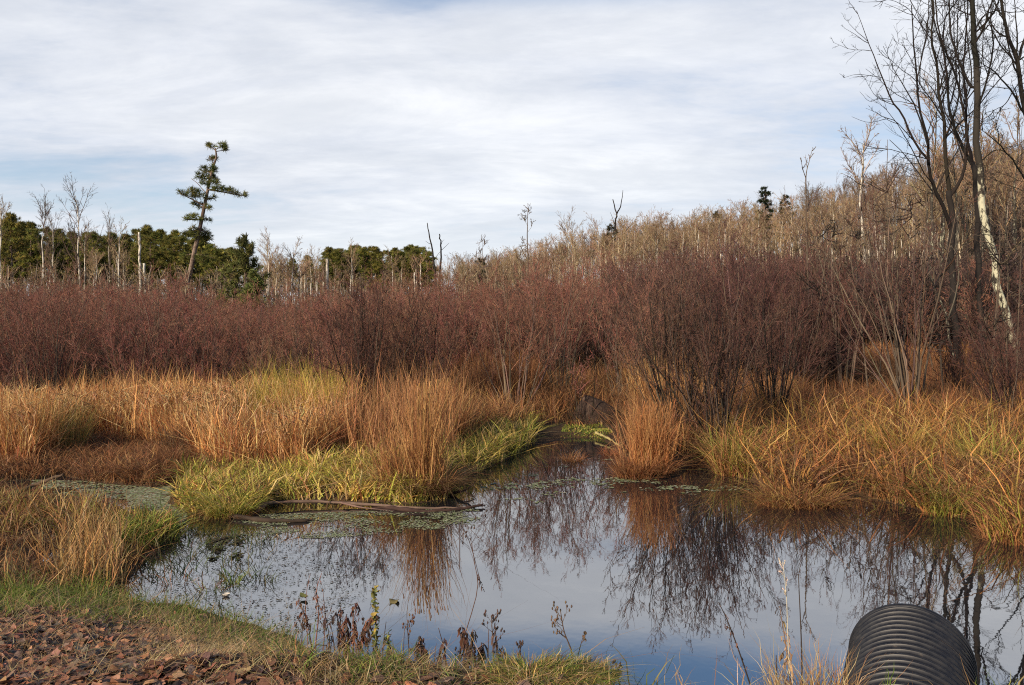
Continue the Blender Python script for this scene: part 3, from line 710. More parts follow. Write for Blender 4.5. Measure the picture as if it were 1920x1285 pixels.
sapling(207, 560, 705, 36, 'pale forked sapling in the red thicket below the tall pine', 43, 30, .045, tw=TWIG_TAN, m=M_BIRCH, up=6)
sapling(905, 448, 585, 80, 'small wispy bare tree next to the dwarf spruce', 44, 20, .08, up=9)
sapling(1664, 262, 735, 24, 'tall thin sapling with upright whips near the many-limbed tree', 45, 26, .05, up=8, lean=20)
sapling(1735, 300, 735, 26, 'spindly dark sapling right in front of the many-limbed tree', 46, 22, .045, up=8, lean=-14, tw=DK)
sapling(1620, 330, 740, 27, 'leaning bare sapling rising out of red marsh grass', 47, 30, .05, up=9, lean=60)
sapling(1888, 430, 740, 30, 'thin upright sapling beside the pale leaning trunk', 48, 22, .05, up=8, tw=DK)
sapling(1760, 470, 735, 25, 'short brushy sapling behind the arching willow shrub', 49, 28, .045, up=9, lean=-30, tw=DK)

# ---- dead snags
def snag(label, Y, limbs, seed, m=None, twig=None, name='dead_snag', tw=TWIG_TAN, n=1, rs_=.6): return bare_tree(name, label, Y, limbs, seed, trunk_mat=m or M_SNAG, tw=tw, twig=twig, trunk_n=n, twr=.015, rscale=rs_)
snag('thick bleached dead trunk in front of the round pine grove', 78, [([(616, 590), (614, 573), (614, 530), (613, 486)], .30, .22, 0, 0), ([(614, 534), (626, 530), (647, 528)], .06, .02, 0, -1)], 51)
snag('tall pale broken birch trunk in front of the dark pines', 85, [([(263, 575), (263, 520), (262, 470), (261, 436)], .28, .18, 0, 0), ([(262, 460), (258, 446), (257, 436)], .07, .03, 0, .4)], 52, M_BIRCH)
snag('short pale trunk stump beside the tall broken birch trunk', 84, [([(273, 575), (272, 530), (270, 494)], .24, .2, 0, 0)], 53, M_BIRCH)
snag('thin leaning grey dead trunk among bare birches', 84, [([(217, 575), (220, 530), (223, 470), (225, 444)], .17, .08, 0, 0), ([(222, 480), (214, 468), (208, 462)], .05, .02, 0, .6)], 54, M_SNAG)
snag('thin bleached pole of a dead tree among tan brush', 80, [([(565, 588), (565, 540), (564, 508)], .15, .10, 0, 0)], 55, M_SNAG)
snag('dark dead snag with crooked broken top', 62, [([(820, 590), (818, 562), (817, 528), (812, 480), (806, 449), (803, 432), (801, 418)], .22, .07, 0, 0), ([(808, 458), (803, 456), (798, 452)], .05, .02, 0, .3), ([(813, 490), (822, 476), (828, 470)], .05, .02, 0, .4)], 56, M_DARKBARK, tw=TWIG_DARK, rs_=.42)
snag('shorter dark dead snag with a blunt top', 63, [([(822, 590), (823, 530), (827, 477), (826, 455), (824, 439)], .20, .10, 0, 0), ([(827, 470), (836, 462), (842, 456)], .05, .02, 0, .5), ([(826, 462), (830, 452), (833, 450)], .04, .02, 0, -.4)], 57, M_DARKBARK, tw=TWIG_DARK, rs_=.42)
snag('dark forked dead tree on the hill crest', 100, [([(1148, 560), (1150, 500), (1152, 450), (1154, 418), (1156, 400), (1149, 374)], .32, .09, 0, 0), ([(1156, 402), (1164, 385), (1168, 357)], .16, .05, 0, 1),
     ([(1149, 474), (1162, 450), (1178, 428), (1187, 415)], .16, .05, 0, -1), ([(1152, 420), (1147, 405), (1144, 398)], .06, .02, 0, 1)], 58, M_DARKBARK, tw=TWIG_DARK)
snag('twin-stemmed pale birch with small fan crown', 70, [([(782, 590), (779, 560), (777, 511)], .16, .10, 0, 0), ([(781, 588), (787, 560), (789, 542), (788, 494)], .15, .08, .2, .2),
     ([(777, 512), (772, 500), (776, 488)], .05, .02, 0, 0), ([(788, 500), (780, 488), (776, 480)], .06, .02, .2, .6), ([(788, 496), (796, 486), (800, 478)], .06, .02, .2, -.4), ([(788, 494), (790, 484), (788, 478)], .05, .02, .2, .2)], 59, M_BIRCH, (8, 7, 3), 'birch_tree', n=2)

rsp = np.random.default_rng(88)
for k in range(16):
    px = rsp.uniform(1470, 1930); Y = rsp.uniform(24, 36); top = rsp.uniform(350, 500) - (40 if px > 1600 else 0)
    o = sapling(px, top, HY + F * (CH - .1) / Y, Y, 'thin bare sapling in the tangle under the big bare trees', 900 + k, rsp.uniform(18, 34), rsp.uniform(.03, .05), up=9, lean=rsp.normal(0, 30), tw=DK if k % 3 else TWIG_GREY)
    o['group'] = 'saplings under the big bare trees'
# ================================================================== conifers
GREEN = [(.24, .23, .055), (.18, .19, .048), (.29, .26, .065), (.34, .30, .075), (.17, .18, .045)]
def tufts(buf, r, C, D, n=9, L=.32, W=.022, cols=GREEN, spread=.9):
    """needle tufts at C round directions D: n thin spikes each"""
    k = len(C); d = unit(D[:, None] + r.normal(0, spread, (k, n, 3))); d = d.reshape(-1, 3)
    b = np.repeat(C, n, 0); ln = L * r.uniform(.6, 1.2, len(d))
    P = np.stack([b, b + d * (ln * .6)[:, None], b + d * ln[:, None] - np.array([0, 0, .06]) * L], 1)
    R = np.full((len(d), 3), W) * np.array([.7, 1, .15])
    tubes(buf, P, R, 3, np.repeat(pal(r, k, cols, j=.22), n, 0), r)

def pine_proto(seed, H=14.5, cw=2.3, start=.5):
    r = np.random.default_rng(seed); T, C = Buf(), Buf()
    P = np.stack([np.cumsum(r.normal(0, .06, 10)), np.cumsum(r.normal(0, .06, 10)), np.linspace(-.3, H, 10)], -1)[None]
    tubes(T, P, np.linspace(.19, .05, 10)[None], 7, (1, 1, 1), r)
    n = 46; f = np.sort(r.uniform(start, 1, n)); p, tan, _ = sample(P, P[..., 0], f[None])
    az = r.uniform(0, 6.28, n); L = cw * (1.02 - ((f - start) / (1 - start)) ** 2.6 * .8) * r.uniform(.6, 1.1, n) * np.where(f < start + .1, .7, 1)
    d = np.stack([np.cos(az), np.sin(az), .25 + .5 * (f - start) / (1 - start)], -1)
    B = grow(r, p[0], d, L, 5, .12, .07)
    tubes(T, B, np.linspace(.045, .012, 5)[None] * np.ones((n, 1)), 4, (1, 1, 1), r)
    t = r.uniform(.35, 1, (n, 13)); c, tg, _ = sample(B, B[..., 0], t)
    c = c.reshape(-1, 3) + r.normal(0, .22, (n * 13, 3)) * np.array([1, 1, .55]); tg = tg.reshape(-1, 3) + np.array([0, 0, .6])
    tufts(C, r, c, tg, 14, .48, .021)
    return T.mesh('pine_trunk', M_PINEBARK, True), C.mesh('pine_crown', M_NEEDLE)
PINE = [pine_proto(200 + i, [14.5, 13.5, 15][i], [2.4, 2.1, 2.6][i], [.5, .55, .45][i]) for i in range(3)]
def put(meshes, name, label, cat, loc, rz, s, group=None):
    t = thing(name, label, cat, loc, group, rz); t.scale = s if hasattr(s, '__len__') else (s, s, s)
    for nm, me in zip(('trunk', 'crown'), meshes):
        o = bpy.data.objects.new(nm, me); COL.objects.link(o); o.parent = t
    return t
rp = np.random.default_rng(77)
prof = lambda px: np.interp(px, [-100, 0, 20, 60, 110, 165, 200, 250, 300, 345, 400, 425], [420, 405, 418, 420, 432, 436, 440, 433, 431, 432, 452, 470])
for row, Y in enumerate((104, 112, 121)):
    for px in np.arange(-70 + row * 9, 428, 27.0):
        x = px + rp.normal(0, 5); p = at(x, 500, Y + rp.normal(0, 1.5)); p[2] = gz(p[0], p[1])
        top = prof(x) + rp.normal(2, 5) + (2 - row) * 4
        h = CH - (top - HY) / F * p[1] - p[2]; i = int(rp.integers(3)); s = h / [14.9, 13.9, 15.4][i]
        put(PINE[i], 'pine_tree', 'dark green pine in the long grove under the lone tall pine', 'tree', p, rp.uniform(0, 6.28), (max(s, .85), max(s, .85), s), 'pines of the long grove')
prof2 = lambda px: np.interp(px, [595, 612, 640, 690, 715, 740, 760, 800, 812], [492, 470, 464, 459, 468, 466, 458, 466, 492])
for row, Y in enumerate((112, 120, 128)):
    for px in np.arange(606 + row * 7, 808, 24.0):
        x = px + rp.normal(0, 4); p = at(x, 500, Y + rp.normal(0, 1)); p[2] = gz(p[0], p[1])
        h = CH - (prof2(x) + rp.normal(1, 3) + (2 - row) * 3 - HY) / F * p[1] - p[2]; i = int(rp.integers(3)); s = h / [14.9, 13.9, 15.4][i]
        put(PINE[i], 'pine_tree', 'green pine in the round grove beside the two dark snags', 'tree', p, rp.uniform(0, 6.28), (max(s, .9) * 1.05, max(s, .9) * 1.05, s), 'pines of the round grove')
for px, top, Y, lab in ((548, 486, 130, 'small dark pine peeping over tan brush between the groves'), (578, 480, 128, 'ragged dark pine at the edge of the round grove'), (20, 402, 95, 'ragged taller pine at the outer end of the long grove')):
    p = at(px, 500, Y); p[2] = gz(p[0], p[1]); s = (CH - (top - HY) / F * Y - p[2]) / 14.9
    put(PINE[0], 'pine_tree', lab, 'tree', p, px, (s * .9, s * .9, s))

# ---- the lone leaning pine
YP = 80.0
def px_(c): return (280 + .2646 * c[0], 230 + .2646 * c[1])
def lone_pine():
    r = np.random.default_rng(5)
    tr = [(335, 645)] + [px_(c) for c in [(255, 1215), (300, 1010), (330, 870), (360, 740), (385, 620), (410, 500), (430, 400), (455, 310), (475, 240), (466, 180)]]
    b = at(335, 640, YP); b[2] = gz(b[0], b[1]) - .2
    t = thing('lone_pine', 'tall leaning lone pine with sparse tufted branches over the thicket', 'tree', b)
    P = catmull(np.array([at(*p, YP) for p in tr]) - b, 40); P[0, 2] = 0
    T = Buf(); tubes(T, P, np.linspace(.27, .065, 40), 12, (1, 1, 1), r, cap=True); T.obj('trunk', M_PINEBARK, t, True)
    def branch(pts, pads, dz=0, r0=.09, nt=26, w=.55):
        """pts: limb from the trunk outwards; pads: (cx, cy, half width, half height) of its needle masses"""
        B = Buf(); ds = np.linspace(0, dz, len(pts)); Q = catmull(np.array([at(*px_(p), YP + d) for p, d in zip(pts, ds)]) - b, 10)
        tubes(B, Q, np.linspace(r0, .025, 10), 6, (1, 1, 1), r, cap=True)
        o = B.obj('branch', M_PINEBARK, t, True)
        if pads:
            N_ = Buf()
            for cx, cy, hw, hh in pads:
                c = at(*px_((cx, cy)), YP + dz * .7) - b; sx = hw * .2646 / F * YP; sz = hh * .2646 / F * YP
                k = int(8 + sx * sz * 46); q = r.normal(size=(k, 3)); q = unit(q) * r.uniform(.2, 1, (k, 1)) ** .5
                C = c + q * np.array([sx, min(sx, 1.2) * .8, sz])
                tufts(N_, r, C, q * np.array([1, 1, .4]) + np.array([0, 0, .5]), 11, .44, .017, [(.17, .185, .045), (.13, .155, .04), (.23, .215, .06)], .8)
                # twigs that carry the tufts
                st = Q[r.integers(4, 10, k // 2)]; tubes(N_, np.stack([st, (st + C[:k // 2]) / 2 - [0, 0, .04], C[:k // 2]], 1), np.full((k // 2, 3), .012), 3, (.06, .04, .03), r)
            N_.obj('needle_mass', M_NEEDLE, o)
    branch([(466, 195), (445, 180), (428, 162)], [(440, 163, 28, 14), (425, 168, 12, 10)], .3, .05)
    branch([(466, 195), (490, 180), (512, 165)], [(508, 160, 32, 18), (530, 172, 12, 12)], -.3, .05)
    branch([(472, 205), (505, 200), (535, 195)], [(534, 194, 20, 13)], .4, .05)
    branch([(472, 255), (450, 262), (430, 262)], [(434, 262, 16, 12), (470, 258, 12, 10)], .4, .04)
    branch([(455, 300), (440, 255), (428, 232)], None, .2, .03)
    branch([(452, 320), (448, 312), (446, 305)], [(446, 316, 14, 26), (460, 335, 10, 16)], -.3, .05)
    branch([(440, 365), (410, 345), (385, 325)], [(395, 335, 28, 28), (418, 350, 20, 20)], .6, .06)
    branch([(432, 400), (385, 395), (340, 378)], [(343, 380, 24, 20), (390, 395, 26, 24)], -.8, .06)
    branch([(430, 405), (450, 395), (475, 392)], [(462, 398, 22, 14), (425, 395, 32, 28), (450, 375, 20, 12)], .9, .06)
    branch([(425, 430), (395, 430), (378, 428)], [(395, 432, 26, 20), (430, 428, 28, 22), (470, 425, 22, 10)], -.9, .06)
    branch([(408, 505), (370, 465), (340, 430), (298, 398)], None, .5, .05)
    branch([(420, 475), (500, 488), (600, 508), (672, 522)], [(500, 460, 34, 20), (470, 470, 30, 12), (545, 485, 22, 10), (580, 478, 30, 18), (610, 502, 24, 10), (652, 510, 32, 15)], -1.2, .10)
    branch([(388, 588), (330, 558), (270, 528), (215, 505)], [(232, 495, 34, 16), (285, 500, 38, 20), (335, 515, 38, 22), (375, 525, 26, 18), (300, 480, 16, 14), (350, 490, 14, 12)], -1.0, .09)
    branch([(402, 545), (430, 540), (462, 538)], [(445, 533, 30, 15)], .6, .05)
    branch([(392, 600), (350, 590), (300, 575)], [(335, 580, 38, 14), (375, 596, 26, 16)], .9, .06)
    branch([(390, 605), (410, 602), (430, 598)], [(412, 602, 28, 18)], -.6, .05)
    branch([(375, 690), (330, 685), (285, 690), (250, 685)], [(262, 684, 22, 13), (300, 672, 28, 16), (322, 660, 16, 12), (352, 685, 14, 10)], -1.2, .06)
    branch([(376, 690), (400, 690), (435, 692)], [(412, 690, 26, 14)], .6, .05)
    branch([(360, 750), (320, 765), (270, 790)], [(300, 780, 40, 22), (260, 800, 40, 16), (330, 800, 30, 26), (310, 755, 20, 16)], -1, .08)
    branch([(358, 760), (390, 770), (425, 790)], [(385, 775, 38, 26), (360, 765, 30, 22), (410, 800, 28, 14), (425, 830, 26, 12), (370, 815, 36, 20)], 1, .08)
    branch([(325, 930), (280, 935), (240, 945)], [(270, 950, 42, 26), (250, 975, 34, 18), (305, 975, 24, 14)], .9, .08)
    branch([(328, 935), (380, 940), (450, 960)], [(370, 945, 46, 20), (425, 965, 46, 22), (380, 975, 44, 20)], -.9, .08)
lone_pine()

# ---- young feathery pine and small spruces
def conifer(name, label, px, top, basey, Y, seed, width, n=70, asc=.5, start=.05, cols=GREEN, tl=.34, droop=0, shape=1.0):
    r = np.random.default_rng(seed); b = at(px, basey, Y); b[2] = gz(b[0], b[1])
    t = thing(name, label, 'tree', b); H = CH - (top - HY) / F * Y - b[2]; T, C = Buf(), Buf()
    P = np.stack([r.normal(0, .03, 8), r.normal(0, .03, 8), np.linspace(-.2, H, 8)], -1)[None]
    tubes(T, P, np.linspace(.014 * H, .02, 8)[None], 7, (1, 1, 1), r)
    f = np.sort(r.uniform(start, .97, n)); p, _, _ = sample(P, P[..., 0], f[None]); az = r.uniform(0, 6.28, n)
    L = np.minimum(width * (1.03 - f) ** (shape * .3), (1 - f) * H * .5 + .1) * r.uniform(.7, 1.1, n)
    B = grow(r, p[0], np.stack([np.cos(az), np.sin(az), np.full(n, asc)], -1), L, 5, .1, .06 - droop)
    tubes(T, B, np.linspace(.05, .012, 5)[None] * np.ones((n, 1)), 4, (1, 1, 1), r)
    k = max(6, int(width * 5)); tt = r.uniform(.25, 1, (n, k)); c, tg, _ = sample(B, B[..., 0], tt)
    c = c.reshape(-1, 3) + r.normal(0, .1, (n * k, 3)); tufts(C, r, c, tg.reshape(-1, 3) + np.array([0, 0, .2]), 10, tl, .022, cols, .6)
    T.obj('trunk', M_PINEBARK, t, True); C.obj('crown', M_NEEDLE, t); return t
PALEG = [(.21, .22, .065), (.16, .18, .055), (.26, .25, .08), (.12, .14, .04)]
conifer('young_pine', 'feathery young pine with upswept branches next to the lone tall pine', 461, 441, 600, 63, 301, 2.5, 40, 1.25, .12, PALEG, .46, shape=.75)
conifer('young_pine', 'small bushy pine tucked against the feathery young pine', 437, 466, 600, 64, 302, 1.7, 50, .8, .15, PALEG, .38, shape=.7)
conifer('young_pine', 'low spreading pine bough mass at the foot of the feathery young pine', 478, 505, 600, 62, 303, 2.2, 46, .25, .1, PALEG, .36, shape=.6)
conifer('spruce_tree', 'dark pointed spruce rising above the hill crest', 1434, 348, 420, 118, 304, 2.3, 110, .05, .08, [(.02, .032, .012), (.03, .04, .016)], .34, droop=.05)
conifer('spruce_tree', 'dark spruce top half sunk in the hill woods', 1473, 364, 430, 128, 305, 2.0, 80, .05, .1, [(.03, .035, .014), (.04, .042, .018)], .32, droop=.05)
conifer('spruce_tree', 'dull green spruce under the forked dead tree', 1146, 416, 520, 102, 306, 1.8, 60, .1, .08, [(.04, .045, .016), (.05, .05, .02)], .32, droop=.03)
conifer('spruce_tree', 'dwarf green spruce in the tan woods of the low hill', 900, 478, 560, 90, 307, 1.2, 40, .1, .08, [(.04, .05, .018), (.05, .06, .02)], .28)
conifer('spruce_tree', 'dark spruce among pale birches halfway along the hill', 1345, 393, 470, 140, 308, 2.4, 60, .05, .08, [(.03, .035, .014), (.045, .045, .018)], .32, droop=.04)

# ================================================================== bare woods
def hill_tree_bufs(seed, H=12, tw=TWIG_TAN, n1=15, n2=9, n3=6, tr=.11, start=.35, spread=(20, 48), twr=.017):
    r = np.random.default_rng(seed); T, C = Buf(), Buf()
    P = np.stack([np.cumsum(r.normal(0, .10, 9)), np.cumsum(r.normal(0, .10, 9)), np.linspace(-.4, H, 9)], -1)[None]
    R = np.linspace(tr, .02, 9)[None]; tubes(T, P, R, 6, (1, 1, 1), r)
    P2, R2 = spawn(r, P, R, n1, (start, .97), spread, lr=.36, taper=.5, m=5, wob=.1, up=.09, rr=.5, rmin=.03)
    tubes(C, P2, R2, 4, pal(r, len(P2), tw), r)
    P3, R3 = spawn(r, P2, R2, n2, (.15, 1), (20, 50), lr=.45, taper=.45, m=4, wob=.14, up=.06, rr=.6, rmin=twr)
    tubes(C, P3, R3, 3, pal(r, len(P3), tw), r)
    P4, R4 = spawn(r, P3, R3, n3, (.15, 1), (20, 55), lr=.5, taper=.4, m=3, wob=.15, up=.05, rr=.7, rmin=twr * .75)
    tubes(C, P4, R4, 3, pal(r, len(P4), tw), r)
    return T, C
TANS = [TWIG_TAN, TWIG_TAN + TWIG_GREY, TWIG_TAN]
HT = []
for i in range(4):
    T, C = hill_tree_bufs(400 + i, [12, 11, 12.5, 11.5][i], TANS[i % 3], n1=11, n2=8, n3=5, tr=[.15, .18, .14, .16][i], start=[.62, .68, .64, .56][i])
    HT.append((T.mesh('birch_trunk', M_BIRCH), C.mesh('birch_crown', M_TWIG)))
SKYX = [-300, 0, 480, 500, 560, 600, 820, 860, 900, 990, 1050, 1100, 1200, 1300, 1400, 1500, 1600, 1700, 1900, 2200]
SKYY = [470, 470, 472, 478, 488, 492, 490, 486, 482, 470, 438, 420, 404, 394, 384, 364, 345, 312, 272, 255]
def sky_cap(px, p):
    """largest scale a 12 m tree may have to stay under the wood's outline"""
    top = np.interp(px, SKYX, SKYY) + np.abs(np.random.default_rng(3).normal(0, 12, len(p)))
    return (CH - (top - HY) / F * p[:, 1] - p[:, 2]) / 12.3
def hill_points(n, pxr, Yr, seed, f=1.6):
    r = np.random.default_rng(seed); px = r.uniform(pxr[0], pxr[1], n); Y = (Yr[0] ** f + (Yr[1] ** f - Yr[0] ** f) * r.uniform(size=n)) ** (1 / f)
    X = (px - CX) / F * Y; return np.stack([X, Y, ground_z(X, Y) - .1], -1), r, px
HTJ = []
for i in range(4):
    T, C = hill_tree_bufs(430 + i, [12, 11, 12.5, 11.5][i], TANS[i % 3], n1=14, n2=8, n3=5, tr=[.12, .14, .11, .13][i], start=[.46, .55, .5, .42][i], twr=.018)
    b = Buf(); v, q, t, c = T.data(); b.add(v, q, t, np.clip(np.array([.46, .38, .28]) * np.random.default_rng(i).uniform(.6, 1.2, (len(v), 1)), 0, 1)); v, q, t, c = C.data(); b.add(v, q, t, c)
    HTJ.append(b.mesh('wood_kind', M_TWIG))
HTG = []
for i in range(3):
    T, C = hill_tree_bufs(440 + i, [12.5, 11.5, 13][i], [(.15, .115, .088), (.12, .09, .07), (.19, .145, .105), (.16, .10, .075)], n1=13, n2=8, n3=4, tr=[.14, .16, .13][i], start=[.42, .5, .36][i], twr=.017)
    b = Buf(); v, q, t, c = T.data(); b.add(v, q, t, np.array([.26, .22, .175]) * np.random.default_rng(i).uniform(.6, 1.2, (len(v), 1))); v, q, t, c = C.data(); b.add(v, q, t, c)
    HTG.append(b.mesh('wood_kind', M_TWIG))
def mass(name, n, pxr, Yr, seed, sr, label, meshes=None, f=1.6, zs=1.0):
    p, r, px = hill_points(n, pxr, Yr, seed, f); s = np.minimum(r.uniform(sr[0], sr[1], n) * (1 + .4 * smooth(1600, 1850, px)), sky_cap(px, p) * (2.0 if meshes else 1)); k = (s > .3) & ~((np.abs(px - 464) < 44) & (p[:, 1] < 78)); p, s, n = p[k], s[k], int(k.sum())
    gn_stuff(name, p, np.stack([r.normal(0, .04, n), r.normal(0, .04, n), r.uniform(0, 6.28, n)], -1), np.stack([s, s, s * zs], -1), np.where((px + r.normal(0, 110, n) > 1560) & (r.uniform(size=n) < .8), 4 + r.integers(0, 3, n), r.integers(0, 4, n)) if not meshes else r.integers(0, 4, n), meshes or HTJ + HTG, label, 'woods')
mass('hillside_woods', 1150, (860, 2150), (78, 215), 90, (.72, 1.0), 'tan mass of bare woods covering the whole hillside')
mass('far_woods', 420, (-200, 960), (128, 240), 91, (.9, 1.25), 'distant bare woods behind the pine groves')
# low tan brush in front of the pines and along the foot of the hill
def tinted(bufs, name):
    b = Buf()
    for j, x in enumerate(bufs):
        v, q, t, c = x.data(); b.add(v, q, t, c * (np.array([.24, .19, .14]) if j == 0 else 1))
    return b.mesh(name, M_TWIG)
BR = [tinted(hill_tree_bufs(450 + i, 5.5, TWIG_TAN + TWIG_GREY, n1=12, n2=7, n3=5, tr=.06, start=.12, twr=.014), 'brush_kind') for i in range(4)]
for bname, n, pxr, Yr, sd, sr, lab in (('bare_brush', 380, (-160, 960), (66, 102), 92, (.7, 1.4), 'low tan brush in front of the pine groves'),
                                     ('foothill_brush', 300, (900, 2150), (60, 96), 93, (.7, 1.2), 'low bare brush along the foot of the hill')):
    mass(bname, n, pxr, Yr, sd, sr, lab, BR)
mass('grove_undergrowth', 300, (-200, 960), (104, 150), 95, (.7, 1.5), 'bare undergrowth seen between the pine trunks', BR)
mass('hillside_undergrowth', 300, (900, 2150), (92, 205), 94, (.8, 1.5), 'tan undergrowth between the hillside trees', BR)

def hill_tree(px, top, Y, i, label, seed, group=None, w=1.0, name='birch_tree'):
    p = at(px, 500, Y); p[2] = gz(p[0], p[1]) - .1; h = CH - (top - HY) / F * Y - p[2]; s = h / [12, 11, 12.5, 11.5][i]
    return put(HT[i], name, label, 'tree', p, seed * 1.7, (s * w, s * w, s), group)
FAN = []
for i in range(2):
    T, C = hill_tree_bufs(470 + i, 12, TWIG_GREY, n1=16, n2=9, n3=5, tr=.13, start=.42, spread=(14, 34), twr=.013)
    FAN.append((T.mesh('birch_trunk', M_BIRCH), C.mesh('birch_crown', M_TWIG)))
def fan_tree(px, top, Y, i, label, w=1.0):
    p = at(px, 500, Y); p[2] = gz(p[0], p[1]) - .1; s = (CH - (top - HY) / F * Y - p[2]) / 12.6
    return put(FAN[i], 'bare_tree', label, 'tree', p, px * .7, (s * w, s * w, s))
fan_tree(142, 354, 82, 0, 'bare birch with wide fan crown towering over the pine grove', 1.05)
fan_tree(80, 380, 84, 1, 'tall twiggy bare birch beside the fan-crowned birch', .9)
fan_tree(97, 400, 86, 0, 'bare birch squeezed between two taller birches', .8)
fan_tree(205, 409, 92, 1, 'thin bare birch top sticking out over the pine grove', .6)
hill_tree(160, 440, 80, 1, 'white-stemmed birch in front of the fan-crowned birch', 5, w=.7)
hill_tree(5, 385, 84, 3, 'bare grey birch at the outer end of the pine grove', 6, w=.8)
hill_tree(1620, 268, 96, 1, 'round-crowned white birch standing out on the hill slope', 7, w=1.0)
hill_tree(1070, 412, 112, 0, 'pale birch with spreading limbs low on the hill', 8, w=.95)
hill_tree(500, 470, 92, 2, 'bare tan tree between the young pine and the round grove', 9, w=.8)
rh = np.random.default_rng(12)
for k in range(120):
    px = 1150 + rh.uniform() * 640; Y = rh.uniform(76, 128); i = int(rh.integers(4)); p = at(px, 500, Y); p[2] = gz(p[0], p[1]) - .1
    put(HT[i], 'birch_tree', 'pale-stemmed bare birch on the sunlit hillside', 'tree', p, rh.uniform(0, 6.28), min(rh.uniform(.66, .95), max(.4, float(sky_cap(np.array([px]), p[None])[0]))), 'birches on the hillside')
for k in range(34):
    px = rh.uniform(0, 240) if k < 9 else rh.uniform(490, 610) if k < 24 else rh.uniform(470, 780); Y = rh.uniform(72, 95); i = int(rh.integers(4)); p = at(px, 500, Y); p[2] = gz(p[0], p[1]) - .1
    put(HT[i], 'birch_tree', 'pale-stemmed bare birch in the tan brush before the pines', 'tree', p, rh.uniform(0, 6.28), rh.uniform(.5, .8), 'birches in the brush before the pines')
HTD = []
for tm, cm in HT:
    d = tm.copy(); d.materials[0] = M_SPOTBARK; HTD.append((d, cm))
for k in range(26):
    px = rh.uniform(1740, 2050); Y = rh.uniform(56, 92); i = int(rh.integers(4)); p = at(px, 500, Y); p[2] = gz(p[0], p[1]) - .1
    put(HTD[i], 'bare_tree', 'grey bare tree in the shady wood behind the leaning trunk', 'tree', p, rh.uniform(0, 6.28), rh.uniform(1.0, 1.55), 'trees in the shady wood')
# ================================================================== marsh grass (nobody could count it)
GOLD = [(.58, .33, .125), (.52, .265, .098), (.62, .41, .17), (.45, .20, .072), (.64, .47, .21)]
RUST = [(.34, .145, .06), (.28, .115, .05), (.42, .20, .08), (.22, .10, .05), (.48, .27, .12)]
SEDGE = [(.42, .38, .065), (.28, .29, .05), (.54, .43, .11), (.21, .25, .045), (.58, .40, .13)]
GREENG = [(.13, .20, .03), (.17, .24, .04), (.22, .26, .05), (.10, .15, .03), (.32, .32, .08)]
STRAW = [(.50, .36, .17), (.42, .28, .12), (.36, .22, .10), (.56, .43, .23), (.28, .16, .08)]
BROWN = [(.19, .10, .05), (.25, .13, .06), (.14, .075, .04), (.31, .18, .09)]

def grass(buf, seed, poly, n, H, W, cols, lean=.18, droop=.3, clump=.4, cs=.8, hj=.28, wcol=None, nseg=3, zmin=.0, zmax=99, hnoise=.35, tv=.42, kink=.10, bright=1.0):
    r = np.random.default_rng(seed); B = scatter(r, poly, n, zmin, clump, cs, seed, zmax=zmax); x, y = B[:, 0], B[:, 1]
    # blades grow in clumps: neighbours share height, tint and lean, and differ from the next clump
    cl = vnoise(x * 2.6, y * 2.6, seed + 5); cl2 = fbm(x * .6, y * .6, seed + 6)
    h = H * np.clip(r.normal(1, hj, len(B)), .25, 1.8) * (1 - hnoise * .6 + 1.2 * hnoise * cl) * (1 - hnoise * .5 + hnoise * cl2)
    px_b = CX + F * x / y; h = np.where((px_b > 1050) & (px_b < 1180) & (y > 17.5) & (y < 23.2), h * .28, h)      # low grass before the boulder
    tint = ((1 - tv) + tv * (vnoise(x * 3.1, y * 3.1, seed + 9) + fbm(x * .5, y * .5, seed + 8)))[:, None] * np.where(r.uniform(size=(len(B), 1)) < .14, .5, 1) * bright
    az = 2 * np.pi * vnoise(x * 1.7, y * 1.7, seed + 2) * 2 + r.normal(0, 1.1, len(B))
    flat = r.uniform(size=len(B)) < .07                                # broken, leaning blades
    k = ~flat; bl = lambda m, ln, dr: blades(buf, B[m], h[m], W * r.uniform(.6, 1.5, m.sum()), (pal(r, len(B), cols, wcol) * tint)[m], r, ln, dr, az[m] + (0 if ln < .8 else r.uniform(0, 6.28, m.sum())), nseg, kink)
    bl(k, lean, droop); bl(flat, 1.1, droop)
    return B

gold = Buf()
P_G1 = [(-90, 872), (60, 880), (95, 846), (180, 832), (330, 850), (420, 888), (560, 890), (640, 858), (660, 825), (640, 796), (480, 786), (300, 788), (180, 794), (60, 812), (-120, 815)]
grass(gold, 501, P_G1, 22000, .82, .019, GOLD + RUST[2:3] + RUST[:1], .14, .22, .7, 1.1, hj=.38, hnoise=.6, kink=.03, bright=1.26)
grass(gold, 502, P_G1, 13000, .75, .016, RUST, .25, .5, .5, 1.4)
grass(gold, 503, [(-120, 815), (60, 812), (640, 796), (640, 750), (0, 760)], 9000, .6, .016, RUST + BROWN, .12, .25, .6)
grass(gold, 504, [(470, 840), (640, 830), (640, 775), (470, 775)], 5000, 1.15, .013, [(.56, .42, .10), (.48, .34, .08), (.40, .33, .06)], .08, .2, .7)
grass(gold, 505, [(150, 815), (400, 805), (460, 770), (120, 785)], 4500, .98, .016, [(.60, .33, .12), (.62, .38, .16), (.5, .23, .08)], .09, .16, .85, 1.2, hj=.35, kink=.02, bright=1.2)
